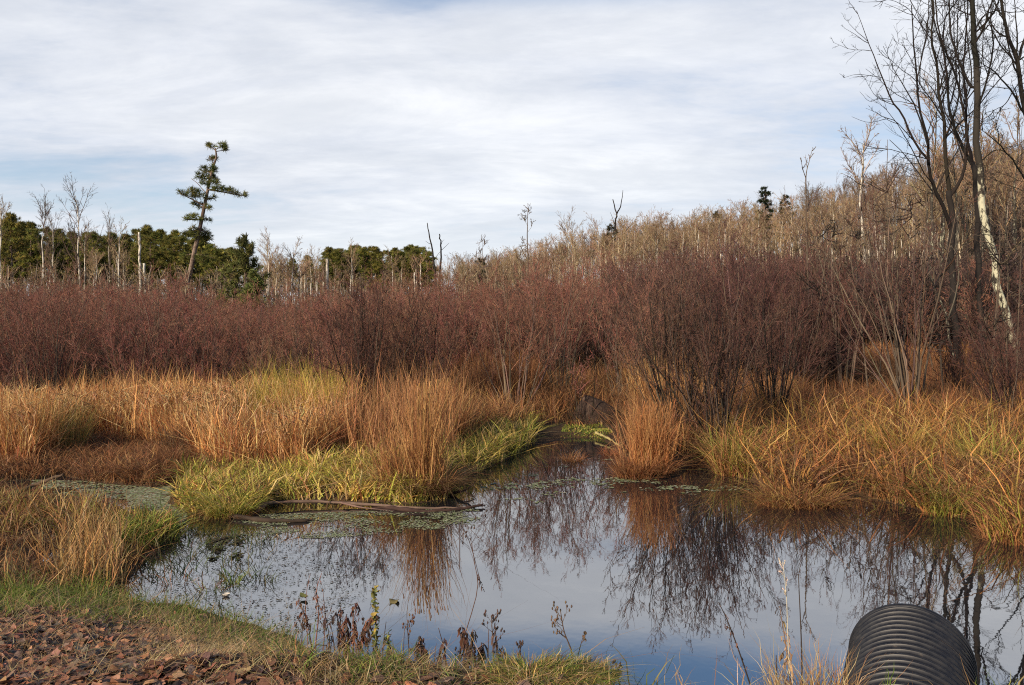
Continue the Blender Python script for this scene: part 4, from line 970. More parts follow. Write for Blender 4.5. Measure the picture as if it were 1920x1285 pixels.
# feathery seed heads at the top of the taller stalks
r = np.random.default_rng(506); B = scatter(r, P_G1, 2600, .02, .5, .6, 8); hh = .85 * r.uniform(.7, 1.2, len(B))
top = B + np.stack([r.normal(0, .10, len(B)), r.normal(0, .10, len(B)), hh], -1)
tubes(gold, np.stack([B, (B + top) / 2 + r.normal(0, .02, B.shape), top], 1), np.array([.004, .0035, .003])[None] * np.ones((len(B), 1)), 3, pal(r, len(B), GOLD), r)
tubes(gold, np.stack([top, top + np.stack([r.normal(0, .04, len(B)), r.normal(0, .04, len(B)), np.full(len(B), .10)], -1), top + np.stack([r.normal(0, .08, len(B)), r.normal(0, .08, len(B)), np.full(len(B), .17)], -1)], 1),
      np.array([.006, .014, .003])[None] * np.ones((len(B), 1)), 4, pal(r, len(B), [(.5, .3, .14), (.42, .24, .11), (.6, .42, .22)]), r)
stuff(gold.obj('golden_marsh_grass', M_GRASS), 'tall golden marsh grass in front of the red thicket', 'grass')

brown = Buf()
P_B1 = [(-90, 905), (60, 903), (190, 908), (320, 908), (400, 893), (560, 893), (640, 862), (560, 840), (420, 870), (300, 842), (160, 828), (60, 872), (-90, 870)]
grass(brown, 511, P_B1, 20000, .30, .011, RUST + BROWN, .5, .7, .3, 1.2)
grass(brown, 512, [(640, 860), (840, 850), (900, 830), (1010, 800), (1160, 800), (1200, 735), (640, 735)], 26000, .85, .014, RUST + BROWN + GOLD[:2], .2, .4, .6)
grass(brown, 513, [(1160, 860), (1330, 862), (1500, 780), (1520, 735), (1200, 735)], 20000, .9, .014, RUST + BROWN + GOLD[:2], .2, .4, .6)
grass(brown, 514, [(640, 735), (1520, 735), (1560, 690), (640, 690)], 14000, .8, .018, RUST + BROWN, .2, .35, .4)
grass(brown, 515, [(850, 735), (1000, 740), (1010, 775), (880, 785)], 5000, 1.4, .015, RUST, .08, .2, .5)
grass(brown, 516, [(1170, 735), (1300, 735), (1330, 800), (1190, 790)], 6000, 1.3, .014, RUST[2:] + GOLD[:3], .1, .25, .6)
grass(brown, 517, [(600, 865), (770, 885), (850, 880), (860, 800), (640, 790)], 3600, 1.15, .014, RUST[2:] + [(.46, .22, .10), (.52, .28, .12)], .08, .16, .75, 1.4, hj=.4, kink=.03)
stuff(brown.obj('brown_marsh_grass', M_GRASS), 'rusty brown dead grass under the bare shrubs', 'grass')

red = Buf()
grass(red, 521, [(1440, 800), (2100, 805), (2100, 690), (1480, 690)], 30000, .72, .015, RUST + BROWN + [(.30, .12, .06)], .18, .35, .35)
grass(red, 522, [(1480, 692), (2100, 692), (2100, 652), (1480, 652)], 22000, .9, .028, RUST + [(.34, .17, .07), (.38, .2, .08)], .15, .3, .3)
stuff(red.obj('red_marsh_grass', M_GRASS), 'field of low reddish brown grass before the dark wood', 'grass')

sedge = Buf()
P_S1 = [(318, 950), (360, 966), (452, 970), (498, 955), (505, 905), (440, 893), (350, 888)]
P_S2 = [(492, 938), (560, 945), (700, 943), (780, 948), (845, 938), (852, 912), (830, 875), (760, 852), (640, 858), (560, 885), (495, 905)]
P_S3 = [(835, 912), (905, 890), (965, 862), (1005, 836), (1000, 800), (930, 795), (860, 835), (800, 870)]
grass(sedge, 531, P_S1, 3000, .34, .022, SEDGE + STRAW[:1] + RUST[2:4], .4, .7, .6, 2.0, bright=1.2)
grass(sedge, 532, P_S2, 9000, .37, .022, SEDGE + STRAW[:2] + RUST[2:3], .4, .75, .6, 2.0, wcol=[3, 1.5, 3, 1, 3.5, 2, 2, 1], bright=1.2)
grass(sedge, 533, P_S3, 4500, .42, .022, SEDGE + SEDGE[2:] + STRAW[:2], .35, .65, .6, 1.8)
grass(sedge, 534, [(1040, 826), (1130, 824), (1150, 812), (1120, 796), (1060, 800)], 1300, .24, .016, GREENG + SEDGE, .3, .5, .4, 1.6)
grass(sedge, 535, [(480, 850), (640, 840), (640, 800), (520, 800)], 3500, .4, .014, GREENG + SEDGE, .3, .5, .6, 1.0)
stuff(sedge.obj('green_sedge', M_GRASS), 'low yellow-green sedge along the pond margin', 'sedge')

bank = Buf()
P_R = [(1335, 890), (1420, 908), (1432, 938), (1500, 952), (1590, 936), (1660, 942), (1740, 964), (1865, 972), (1930, 1022), (2080, 1050), (2100, 800), (1560, 785), (1420, 800), (1335, 850)]
grass(bank, 541, P_R, 15000, .58, .018, RUST + BROWN + BROWN, .42, .7, .7, 1.5)
grass(bank, 542, P_R, 4600, .92, .022, [(.52, .30, .08), (.54, .27, .085), (.36, .25, .055), (.50, .22, .075), (.44, .19, .065), (.38, .15, .06), (.56, .36, .14)], .28, .75, .85, 1.3, nseg=4, kink=.2)
grass(bank, 543, [(1335, 890), (1400, 902), (1430, 850), (1350, 840)], 1100, .7, .014, SEDGE + RUST[2:], .3, .7, .3, nseg=4)
grass(bank, 544, [(1590, 936), (1740, 964), (1865, 972), (1900, 940), (1650, 915)], 1700, .5, .013, SEDGE[2:4] + RUST + GOLD[:1], .6, .9, .6, 1.5, nseg=4)
stuff(bank.obj('sedge_bank_grass', M_GRASS), 'orange and yellow-green arching sedge on the pond bank under the bare trees', 'sedge')

near = Buf()
P_N = [(-120, 1140), (0, 1130), (230, 1105), (262, 1050), (335, 1000), (332, 984), (255, 968), (150, 940), (50, 938), (-160, 930)]
grass(near, 551, P_N, 4600, .21, .014, RUST + BROWN + BROWN, .6, .8, .7, 2.2, zmin=-.05, bright=.85)
grass(near, 552, P_N, 700, .48, .010, STRAW + GOLD[:2] + RUST[2:3], .18, .3, .8, 1.6, nseg=4, zmin=-.08)
grass(near, 553, [(205, 1060), (260, 1030), (335, 1000), (335, 980), (255, 962), (215, 960)], 2200, .26, .016, SEDGE[:4] + GREENG + RUST[:1], .4, .7, .5, 2.2, zmin=-.06)
grass(near, 554, [(-120, 1020), (120, 1000), (230, 975), (150, 938), (-120, 930)], 2000, .36, .015, SEDGE + RUST + BROWN, .4, .7, .7, 2.0, zmin=-.05)
grass(near, 555, [(100, 1115), (235, 1098), (240, 1060), (215, 1000), (110, 1010)], 420, .56, .010, [(.58, .36, .14), (.5, .28, .10), (.60, .42, .19), (.36, .2, .09)], .12, .2, .6, 2.4, nseg=4, zmin=-.08)
stuff(near.obj('mixed_marsh_grass', M_GRASS), 'mixed straw and green marsh grass on the near spit beside the bank', 'grass')

# ---- grass on the bank
bg_ = Buf()
P_K1 = [(-60, 1165), (120, 1170), (330, 1200), (520, 1225), (600, 1215), (540, 1190), (420, 1150), (250, 1105), (0, 1095), (-90, 1100)]
def bank_scatter(seed, rect, n, cond):
    """points on the sloping bank that the photo shows inside a region given by cond(px, py)"""
    r = np.random.default_rng(seed); out = []; got = 0
    for _ in range(80):
        x = r.uniform(rect[0], rect[1], n * 2); y = r.uniform(rect[2], rect[3], n * 2); z = ground_z(x, y)
        px = CX + F * x / y; py = HY + F * (CH - z) / y
        k = cond(px, py) & (z > .0); out.append(np.stack([x, y, z - .008], -1)[k]); got += k.sum()
        if got >= n: break
    return np.concatenate(out)[:n], r
edge = lambda px: np.interp(px, [-200, 0, 150, 300, 450, 560, 640, 720, 1000, 1300], [1090, 1098, 1102, 1125, 1160, 1195, 1235, 1252, 1265, 1300])
def strip(seed, d0, d1, n, H, W, cols, lean, droop, xr=(-200, 640), wcol=None):
    B, r = bank_scatter(seed, (-6.5, 1.0, 3.2, 9.2), n, lambda px, py: (px > xr[0]) & (px < xr[1]) & (py > edge(px) + d0 + 26 * (fbm(px * .02, py * .03, seed) - .5)) & (py < edge(px) + d1 + 50 * (fbm(px * .015, py * .02, seed + 1) - .5)))
    h = H * np.clip(r.normal(1, .3, len(B)), .3, 1.8); blades(bg_, B, h, W * r.uniform(.6, 1.3, len(B)), pal(r, len(B), cols, wcol) * (.75 + .5 * fbm(B[:, 0] * 2, B[:, 1] * 2, seed))[:, None], r, lean, droop, None, 4)
strip(561, -40, 62, 7500, .135, .006, GREENG + [(.2, .2, .06)] + STRAW[:1] + RUST[2:3], .45, .7, (-200, 590), [3, 3, 2, 2, 1, 1, 2, 1])
strip(562, 20, 190, 3200, .09, .004, STRAW, .7, .9, (-200, 300))
strip(567, 20, 170, 5000, .09, .004, STRAW, .7, .9, (260, 700))
strip(563, 25, 120, 7500, .09, .0042, STRAW[:2] + STRAW[3:4], .5, .8, (300, 760))
strip(564, -10, 200, 1500, .2, .004, STRAW, 1.6, 1.2, (-100, 1100))
strip(565, -14, 60, 4200, .07, .0045, STRAW + STRAW + GREENG[:2], 1.3, 1.0, (600, 1150))
strip(566, -10, 30, 500, .08, .0045, GREENG, .5, .6, (640, 760))
stuff(bg_.obj('bank_grass', M_GRASS), 'short green and straw grass on the leaf-strewn bank', 'grass')

# ---- fallen leaves
lf = Buf()
def leaf_shapes():
    out = []
    for lob, amp, asp in ((5, .13, .88), (0, 0, .6), (7, .06, .72), (0, 0, .7), (0, 0, .5)):
        a = np.linspace(0, 2 * np.pi, 15)[:-1]; rr = 1 + amp * np.cos(lob * a) + (.0 if lob else .12 * np.cos(2 * a))
        p = np.stack([np.cos(a) * rr, np.sin(a) * rr * asp], -1) * .5; p[0, 0] *= 1.18; out.append(p)
    return out
LSH = leaf_shapes()
LEAFC = [(.30, .13, .068), (.21, .095, .055), (.35, .18, .10), (.085, .048, .037), (.25, .145, .095), (.18, .07, .04), (.15, .105, .08)]
def leaves(buf, r, C, size, tiltsd=.45, curl=.5, cols=LEAFC, lift=.012):
    n = len(C); k = 14; sh = r.integers(len(LSH), size=n); O = np.array(LSH)[sh] * (size * r.uniform(.6, 1.35, n))[:, None, None]
    O = O * (1 + r.normal(0, .035, O.shape[:2]))[..., None]
    s = (size * r.uniform(-1, 1, n))[:, None]; cu = np.clip(r.normal(0, curl * .6, (n, 1)), -.55, .55); cw = np.clip(r.normal(curl * .6, curl * .7, (n, 1)), -.6, .8)
    def zf(x, y): return (cu * x ** 2 + cw * y ** 2) / size * 1.6 + r.normal(0, .03, x.shape) * size
    z = zf(O[..., 0], O[..., 1]); mid = O * .5; zm = zf(mid[..., 0], mid[..., 1])
    ring = np.concatenate([O, z[..., None]], -1); mring = np.concatenate([mid, zm[..., None]], -1); cen = np.zeros((n, 1, 3))
    v = np.concatenate([ring, mring, cen], 1)
    yaw = r.uniform(0, 6.28, n); ta = r.normal(0, tiltsd, n); tb = r.normal(0, tiltsd, n)
    c, s_ = np.cos(ta), np.sin(ta); v = np.stack([v[..., 0], v[..., 1] * c[:, None] - v[..., 2] * s_[:, None], v[..., 1] * s_[:, None] + v[..., 2] * c[:, None]], -1)
    c, s_ = np.cos(tb), np.sin(tb); v = np.stack([v[..., 0] * c[:, None] + v[..., 2] * s_[:, None], v[..., 1], -v[..., 0] * s_[:, None] + v[..., 2] * c[:, None]], -1)
    c, s_ = np.cos(yaw), np.sin(yaw); v = np.stack([v[..., 0] * c[:, None] - v[..., 1] * s_[:, None], v[..., 0] * s_[:, None] + v[..., 1] * c[:, None], v[..., 2]], -1)
    v = v + C[:, None] + np.array([0, 0, 1.0]) * (lift + r.uniform(0, 1, n) * lift * 2)[:, None, None]
    b = (np.arange(n) * 29)[:, None, None]; i = np.arange(14); j = (i + 1) % 14
    q = (b + np.stack([i, j, 14 + j, 14 + i], -1)[None]).reshape(-1, 4); t = (b + np.stack([14 + i, 14 + j, np.full(14, 28)], -1)[None]).reshape(-1, 3)
    buf.add(v.reshape(-1, 3), q, t, np.repeat(pal(r, n, cols, j=.28), 29, 0))
B, r = bank_scatter(571, (-4.2, 1.2, 3.1, 7.5), 7800, lambda px, py: (py > edge(px) + 34 + 40 * (fbm(px * .02, py * .02, 4) - .3) + np.clip((px - 300) / 3.2, 0, 42)) & (px > -150) & (px < 1150))
leaves(lf, r, B, .076, .20, .38, lift=.009)
B, r = bank_scatter(572, (-4.2, 1.2, 3.1, 7.5), 1100, lambda px, py: (py > edge(px) + 2) & (px > -150) & (px < 1150)); leaves(lf, r, B, .074, .25, .4)
leaves(lf, r, B[:200], .08, .15, .5)
tw0 = B[300:420]; a_ = r.uniform(0, 6.28, len(tw0)); ln_ = r.uniform(.08, .35, len(tw0)); d_ = np.stack([np.cos(a_), np.sin(a_), r.normal(-.05, .1, len(tw0))], -1) * ln_[:, None]
tubes(lf, np.stack([tw0 + [0, 0, .03], tw0 + d_ * .5 + [0, 0, .05] + r.normal(0, .012, tw0.shape), tw0 + d_ + [0, 0, .03]], 1), np.array([.004, .003, .0015])[None] * np.ones((len(tw0), 1)), 4, pal(r, len(tw0), [(.12, .08, .055), (.2, .14, .1), (.07, .05, .04)]), r)
stuff(lf.obj('leaf_litter', M_LEAF, smooth_=True), 'brown fallen leaves covering the bank', 'leaves')

# ---- what floats on the pond
def flecks(buf, r, C, size, cols, z=.004, tilt=.03, eln=(.35, 1)):
    n = len(C); k = 7; a = np.arange(k) * 2 * np.pi / k + r.uniform(0, 6.28, (n, 1)); s = size[:, None] * r.uniform(.6, 1.2, (n, k)); el = r.uniform(*eln, (n, 1)); yaw = r.uniform(0, 6.28, (n, 1))
    x, y = np.cos(a) * s, np.sin(a) * s * el; X = x * np.cos(yaw) - y * np.sin(yaw); Y = x * np.sin(yaw) + y * np.cos(yaw)
    v = np.stack([C[:, :1] + X, C[:, 1:2] + Y, z + r.uniform(0, .003, (n, 1)) + np.abs(r.normal(0, 1, (n, k))) * tilt * size[:, None]], -1)
    v = np.concatenate([v, np.stack([C[:, 0], C[:, 1], np.full(n, z + .004)], -1)[:, None]], 1)
    b = (np.arange(n) * (k + 1))[:, None, None]; i = np.arange(k); t = (b + np.stack([i, (i + 1) % k, np.full(k, k)], -1)[None]).reshape(-1, 3)
    buf.add(v.reshape(-1, 3), None, t, np.repeat(pal(r, n, cols, j=.2), k + 1, 0))
def water_points(seed, poly, n, thr, cs, zmax=-.03):
    r = np.random.default_rng(seed); P = plan(poly, 0); lo, hi = P.min(0), P.max(0); out = []; got = 0
    for _ in range(60):
        x = r.uniform(lo[0], hi[0], n * 2); y = r.uniform(lo[1], hi[1], n * 2); k = in_poly(P, x, y)
        nz_ = fbm(x * cs * .6, y * cs, seed) * .6 + fbm(x * cs * 2.4, y * cs * 3, seed + 3) * .4
        k &= r.uniform(size=len(x)) < smooth(thr, thr + .16, nz_); x, y = x[k], y[k]
        if len(x):
            k = ground_z(x, y) < zmax; out.append(np.stack([x[k], y[k]], -1)); got += k.sum()
        if got >= n: break
    return np.concatenate(out)[:n], r
dw = Buf(); DWC = [(.22, .25, .12), (.28, .30, .17), (.17, .20, .08), (.33, .33, .22), (.14, .13, .08)]
C, r = water_points(581, [(300, 960), (500, 965), (900, 952), (900, 985), (620, 1010), (480, 1010), (340, 1010)], 4600, .47, 1.5); flecks(dw, r, C, r.uniform(.006, .024, len(C)), DWC)
C, r = water_points(582, [(230, 920), (350, 900), (350, 985), (250, 960)], 3000, .3, 1.3); flecks(dw, r, C, r.uniform(.01, .035, len(C)), DWC)
C, r = water_points(583, [(840, 930), (1150, 845), (1340, 880), (1300, 915), (1000, 945)], 700, .55, 2.0); flecks(dw, r, C, r.uniform(.012, .04, len(C)), DWC)
C, r = water_points(584, [(60, 930), (320, 940), (320, 905), (60, 900)], 2200, .4, 1.0); flecks(dw, r, C, r.uniform(.012, .035, len(C)), DWC + [(.2, .1, .05)])
C, r = water_points(585, [(1150, 900), (1330, 905), (1420, 920), (1300, 930)], 200, .52, 1.6); flecks(dw, r, C, r.uniform(.012, .04, len(C)), DWC)
stuff(dw.obj('duckweed', M_LEAF), 'thin scum of pale green duckweed on the still water', 'duckweed')
db = Buf(); DBC = [(.035, .03, .022), (.06, .045, .03), (.05, .055, .025), (.09, .06, .04)]
C, r = water_points(591, [(235, 1130), (260, 1060), (340, 1000), (600, 1000), (720, 1060), (640, 1180), (560, 1190), (420, 1160)], 6500, .30, 1.6, -.01); flecks(db, r, C, .005 + .02 * r.uniform(0, 1, len(C)) ** 2.5, DBC, tilt=.2, eln=(.12, .5))
C, r = water_points(592, [(390, 1050), (455, 1050), (455, 1000), (390, 1000)], 130, .5, 2.2, -.01); flecks(db, r, C, r.uniform(.02, .05, len(C)), [(.06, .055, .02), (.09, .08, .03), (.04, .03, .02)], tilt=.25)
stuff(db.obj('floating_debris', M_LEAF), 'dark flecks of rotting plants floating in the shallow water', 'debris')
em = Buf(); r = np.random.default_rng(595); C, r = water_points(595, [(235, 1130), (262, 1050), (345, 990), (520, 1000), (520, 1110), (430, 1150)], 460, .46, 2.2, -.01)
blades(em, np.column_stack([C, np.full(len(C), -.05)]), r.uniform(.1, .28, len(C)), .012, pal(r, len(C), [(.09, .13, .03), (.06, .08, .025), (.14, .11, .05)]), r, .5, .5, None, 4)
stuff(em.obj('emergent_grass', M_GRASS), 'sparse dark grass blades poking out of the shallow water', 'grass')
# ================================================================== tussocks that stand out
def tussock(px, py, label, seed, n, H, R, cols, skirt=BROWN, lean=.14, droop=.3, W=.010, sk=.5, hs_=.25, cat='tussock', name='tussock', ry=None, heads=0, z=None):
    r = np.random.default_rng(seed); b = ground_at(px, py, .02); b[2] = max(gz(b[0], b[1]), -.05) if z is None else z
    t = thing(name, label, cat, b)
    def pts(k, s): a = r.uniform(0, 6.28, k); q = R * s * np.sqrt(r.uniform(0, 1, k)); return np.stack([np.cos(a) * q, np.sin(a) * q * (ry or .8), np.full(k, -.06)], -1), a
    f = Buf(); p, a = pts(n, 1.0); blades(f, p, H * np.clip(r.normal(1, hs_, n), .3, 1.5), W * r.uniform(.6, 1.4, n), pal(r, n, cols), r, lean, droop, a + r.normal(0, .9, n), 4)
    if heads:
        i = r.integers(0, n, heads); q = p[i]; tp = q + np.stack([r.normal(0, .09, heads), r.normal(0, .09, heads), H * r.uniform(.85, 1.2, heads)], -1)
        tubes(f, np.stack([q, (q + tp) / 2, tp, tp + [0.02, 0, .1]], 1), np.array([.004, .0035, .004, .011])[None] * np.ones((heads, 1)), 3, pal(r, heads, cols), r)
    f.obj('stalk_cluster', M_GRASS, t)
    s = Buf(); k = int(n * sk); p, a = pts(k, 1.15); blades(s, p, H * .42 * r.uniform(.5, 1.3, k), W * r.uniform(.6, 1.3, k), pal(r, k, skirt), r, .6, .95, a + r.normal(0, .5, k), 4); s.obj('dead_skirt', M_GRASS, t)
    return t
tussock(1222, 888, 'tall tawny tussock standing alone at the water with upright stalks', 601, 950, 1.05, .36, [(.50, .24, .09), (.56, .31, .13), (.42, .18, .07)], RUST, .06, .16, heads=70, hs_=.35)
tussock(1192, 892, 'low drooping skirt of rusty grass leaning against the tall tawny tussock', 602, 700, .55, .30, RUST, RUST, .3, .6)
tussock(800, 930, 'high clump of thin tawny reeds on a dark root hummock', 603, 330, 1.5, .30, [(.46, .24, .09), (.54, .32, .13), (.36, .17, .07)], BROWN, .05, .16, sk=2.6, heads=70, hs_=.45)
tussock(757, 925, 'loose brown reed clump joined to the dark root hummock', 604, 600, .95, .40, RUST + GOLD[:2], BROWN, .14, .3, sk=1.0)
tussock(835, 845, 'tawny reed clump among yellow-green sedge', 605, 700, 1.2, .5, GOLD[:3] + RUST[:2], RUST, .1, .2, heads=40)
tussock(1498, 944, 'round sprawling tussock of orange sedge jutting into the pond', 606, 900, .48, .55, RUST + [(.5, .3, .1), (.46, .34, .09)], RUST, .6, 1.0, sk=.8, ry=.6)
tussock(1775, 962, 'spiky fresh green tussock at the foot of the sedge bank', 607, 200, .6, .26, GREENG[2:3] + SEDGE[:3] + RUST[2:3], RUST, .4, .5, W=.013)
tussock(1905, 1008, 'sedge tussock at the water beside the frame edge with green blades', 608, 480, .60, .42, SEDGE[:2] + RUST[:4] + GOLD[:2], RUST, .3, .6, W=.012)
tussock(1372, 888, 'yellow-green arching tussock where the sedge bank meets the water', 609, 330, .95, .30, SEDGE[1:3] + RUST[2:] + GOLD[:2], RUST, .34, .8, W=.012)
tussock(1690, 880, 'tall yellow-green sedge clump below the arching willow shrub', 610, 260, 1.1, .45, [(.46, .32, .07), (.36, .29, .06), (.5, .28, .085)], RUST, .22, .6, W=.013)
tussock(1850, 905, 'upright yellow-green sedge clump halfway up the sedge bank', 611, 230, 1.15, .4, [(.40, .36, .07), (.28, .28, .05), (.5, .34, .1)], RUST, .18, .5, W=.013)
tussock(355, 862, 'dark brown bulrush clump at the foot of the golden grass', 612, 700, .75, .5, BROWN + [(.10, .075, .04)], BROWN, .2, .35)
tussock(40, 868, 'golden reed clump at the edge of the brown backwater', 613, 900, 1.25, .7, GOLD, RUST, .1, .2, heads=50)
tussock(115, 858, 'green-tinged reed clump next to the golden reed clump', 614, 600, 1.1, .5, [(.33, .26, .07), (.42, .26, .09), (.25, .2, .06)], BROWN, .12, .25)
tussock(430, 962, 'short yellow-green tussock on the log end', 615, 700, .42, .34, SEDGE, RUST, .35, .7, W=.012)

def bank_point(px, py):
    """where the photo's ray through (px, py) first meets the bank"""
    for Y in np.arange(3.3, 9, .01):
        X = (px - CX) / F * Y; Z = CH - (py - HY) / F * Y
        if Z <= gz(X, Y): return np.array([X, Y, gz(X, Y) - .01])
    return ground_at(px, py, 0)
def hummock():
    r = np.random.default_rng(616); b = bank_point(1035, 1275); t = thing('grass_hummock', 'rounded hummock of matted green and straw grass at the bank edge', 'hummock', b)
    n = 2600; a = r.uniform(0, 6.28, n); q = np.sqrt(r.uniform(0, 1, n)); p = np.stack([np.cos(a) * q * .28, np.sin(a) * q * .15, .03 * (1 - q ** 2)], -1)
    f = Buf(); blades(f, p, .085 * r.uniform(.6, 1.3, n), .0045, pal(r, n, GREENG[:4] + STRAW + SEDGE[2:]), r, .5, 1.1, np.where(p[:, 0] > -.1, r.normal(-.3, .8, n), r.normal(2.8, .8, n)), 4); f.obj('matted_grass', M_GRASS, t)
hummock()

# ---- weeds standing on the bank edge
def weed(label, pts, Y, kind, seed, cols, r0=.004, leafc=None, n=8, name='dead_weed', cat='weed', size=.05):
    """pts: outline of the main stem (pixels, from the root up), at distance Y"""
    r = np.random.default_rng(seed); b = at(*pts[0], Y); P = catmull(np.array([at(*p, Y) for p in pts]) - b, 12); P += np.linspace(0, 1, 12)[:, None] * np.array([0, r.normal(0, .06), 0])
    t = thing(name, label, cat, b); r0 = r0 * 1.25; P0 = np.vstack([[P[0] - [0, 0, .35]], P]); R = np.concatenate([[r0], np.linspace(r0, r0 * .45, 12)])
    S = Buf(); tubes(S, P0, R, 6, pal(r, 1, cols, j=.1)[0], r, cap=True); leafc = leafc or cols
    L = np.linalg.norm(P[-1] - P[0]); X = Buf(); nm = 'leaf_cluster'
    if kind in ('umbel', 'branchy'):
        nb = n; P2, R2 = spawn(r, P[None], np.linspace(r0, r0 * .45, 12)[None], nb, (.35 if kind == 'umbel' else .2, .98), (25, 50), L=L * .42, taper=.5, m=4, wob=.1, up=.12, rr=.7, rmin=.0016)
        tubes(S, P2, R2, 4, pal(r, len(P2), cols, j=.1), r)
        P3, R3 = spawn(r, P2, R2, 3, (.4, 1), (25, 50), L=L * .12, taper=.2, m=3, wob=.1, up=.1, rr=.7, rmin=.0012)
        tubes(S, P3, R3, 3, pal(r, len(P3), cols, j=.1), r)
        e = np.concatenate([P3[:, -1], P2[:, -1], P[-1:]]); k = len(e); up = np.array([0, 0, 1.0])
        tubes(X, np.stack([e - up * .004, e + up * .003, e + up * .009, e + up * .014], 1), np.array([.0015, .0052, .0045, .0015])[None] * r.uniform(.8, 1.3, (k, 1)), 6, pal(r, k, leafc), r); nm = 'seed_head'
    elif kind == 'curled':
        # hanging, curled dead leaves along the stem
        size = size * .8; n = int(n * 1.5); f = r.uniform(.2, 1, n); p, tg, _ = sample(P[None], R[None, 1:], f[None]); p = p[0]; az = r.uniform(0, 6.28, n); D = np.stack([np.cos(az), np.sin(az), np.zeros(n)], -1)
        m = 6; tt = np.linspace(0, 1, m); ln = size * r.uniform(.7, 1.6, n); C = p[:, None] + D[:, None] * (np.sin(tt * 1.6)[None] * ln[:, None] * .5)[..., None] - np.array([0, 0, 1.0]) * ((tt ** 1.5)[None] * ln[:, None] * 1.1)[..., None]
        C += r.normal(0, .004, C.shape); wd = (np.sin(np.pi * np.clip(tt, .03, .97)) ** .7)[None] * size * .15 * r.uniform(.6, 1.4, (n, 1)); sd = np.cross(D, [0, 0, 1.0]); sd = sd[:, None] * np.cos(tt * r.uniform(-2, 2, (n, 1)))[..., None] + D[:, None] * np.sin(tt * r.uniform(-2, 2, (n, 1)))[..., None]
        v = np.stack([C - sd * wd[..., None], C + np.cross(sd, [0, 0, 1.0]) * wd[..., None] * .35, C + sd * wd[..., None]], 2); idx = np.arange(n * m * 3).reshape(n, m, 3)
        q = np.concatenate([np.stack([idx[:, :-1, i], idx[:, :-1, i + 1], idx[:, 1:, i + 1], idx[:, 1:, i]], -1).reshape(-1, 4) for i in (0, 1)]); X.add(v.reshape(-1, 3), q, None, np.repeat(pal(r, n, leafc), m * 3, 0))
    elif kind == 'leafy':
        size = size * .7; n = int(n * 1.5)
        f = np.linspace(.08, 1, n); p, tg, _ = sample(P[None], R[None, 1:], f[None]); az = np.arange(n) * 2.4 + r.normal(0, .3, n); D = np.stack([np.cos(az), np.sin(az), r.normal(.1, .25, n)], -1)
        C = p[0] + D * (size * .45); leaves(X, r, C, size, .5, .5, leafc, 0)
    elif kind == 'panicle':
        P2, R2 = spawn(r, P[None, 7:], np.full((1, 5), .002), n, (.0, 1), (15, 35), L=size, taper=.3, m=3, wob=.1, up=-.05, rr=.8, rmin=.0012)
        tubes(S, P2, R2, 3, pal(r, n, cols), r); k = n * 3; P3, R3 = spawn(r, P2, R2, 3, (.2, 1), (10, 30), L=.016, taper=0, m=3, wob=0, up=0, rmin=.001); R3 = np.full((k, 3), .0035) * np.array([.6, 1, .2])
        tubes(X, P3, R3, 4, pal(r, k, leafc), r); nm = 'seed_head'
    S.obj('stem', M_WOODV, t, True)
    if X.n: X.obj(nm, M_LEAF, t)
    return t
M_WOODV = mat('stem_skin', rough=.75, spec=.2)
DB = [(.06, .035, .028), (.09, .05, .035), (.045, .03, .028)]; RB = [(.15, .06, .035), (.11, .045, .03), (.08, .04, .03), (.19, .09, .05)]
weed('tall reddish weed with curled leaves near its tip', [(592, 1205), (597, 1150), (592, 1110), (601, 1078)], 6.3, 'curled', 701, [(.20, .10, .06)], .004, [(.24, .09, .035), (.2, .07, .03), (.12, .05, .03)], 9, size=.05)
weed('thin brown weed stem with few small leaves', [(577, 1195), (574, 1150), (578, 1100), (585, 1072)], 6.5, 'curled', 702, [(.2, .12, .07)], .003, RB, 5, size=.035)
weed('red-stemmed forked weed next to the tall reddish weed', [(607, 1210), (609, 1160), (604, 1110)], 6.2, 'branchy', 703, [(.15, .07, .06)], .003, RB, 6, size=.03)
weed('dark upright weed spike with blackened leaves', [(636, 1232), (637, 1190), (639, 1138)], 5.6, 'curled', 704, DB, .004, [(.04, .025, .022), (.06, .03, .025)], 16, size=.05)
weed('dense brown withered weed with hanging leaves', [(652, 1235), (650, 1200), (646, 1158)], 5.5, 'curled', 705, DB, .005, RB, 34, size=.075)
weed('withered weed with a curled red leaf at the tip', [(660, 1235), (664, 1190), (662, 1150), (668, 1132)], 5.5, 'curled', 706, DB, .004, RB + [(.28, .09, .06)], 22, size=.06)
weed('leaning dark weed with drooping reddish leaves', [(668, 1238), (678, 1200), (690, 1165), (704, 1150)], 5.5, 'curled', 707, DB, .004, RB, 36, size=.065)
weed('green weed with yellow leaves bunched up its tall stem', [(706, 1248), (704, 1200), (702, 1150), (700, 1108)], 5.3, 'leafy', 708, [(.14, .15, .06)], .006, [(.13, .15, .03), (.30, .24, .05), (.34, .22, .05), (.10, .12, .035), (.24, .2, .04)], 46, 'leafy_weed', size=.05)
weed('short green weed with round leaves', [(727, 1248), (728, 1215), (730, 1182)], 5.2, 'leafy', 709, [(.12, .14, .05)], .004, [(.14, .18, .03), (.20, .22, .04), (.09, .12, .03)], 22, 'leafy_weed', size=.042)
weed('thin dark bare stem between leafy green weeds and limp brown weeds', [(754, 1255), (757, 1220), (760, 1175)], 5.1, 'none', 710, DB, .0028, DB, 5)
weed('brown weed clump with limp leaves above the straw', [(780, 1255), (783, 1225), (788, 1190)], 5.05, 'curled', 711, DB, .004, RB, 26, size=.06)
weed('short dead weed with crumpled leaves', [(797, 1256), (795, 1230), (797, 1200)], 5.0, 'curled', 712, DB, .004, RB, 20, size=.06)
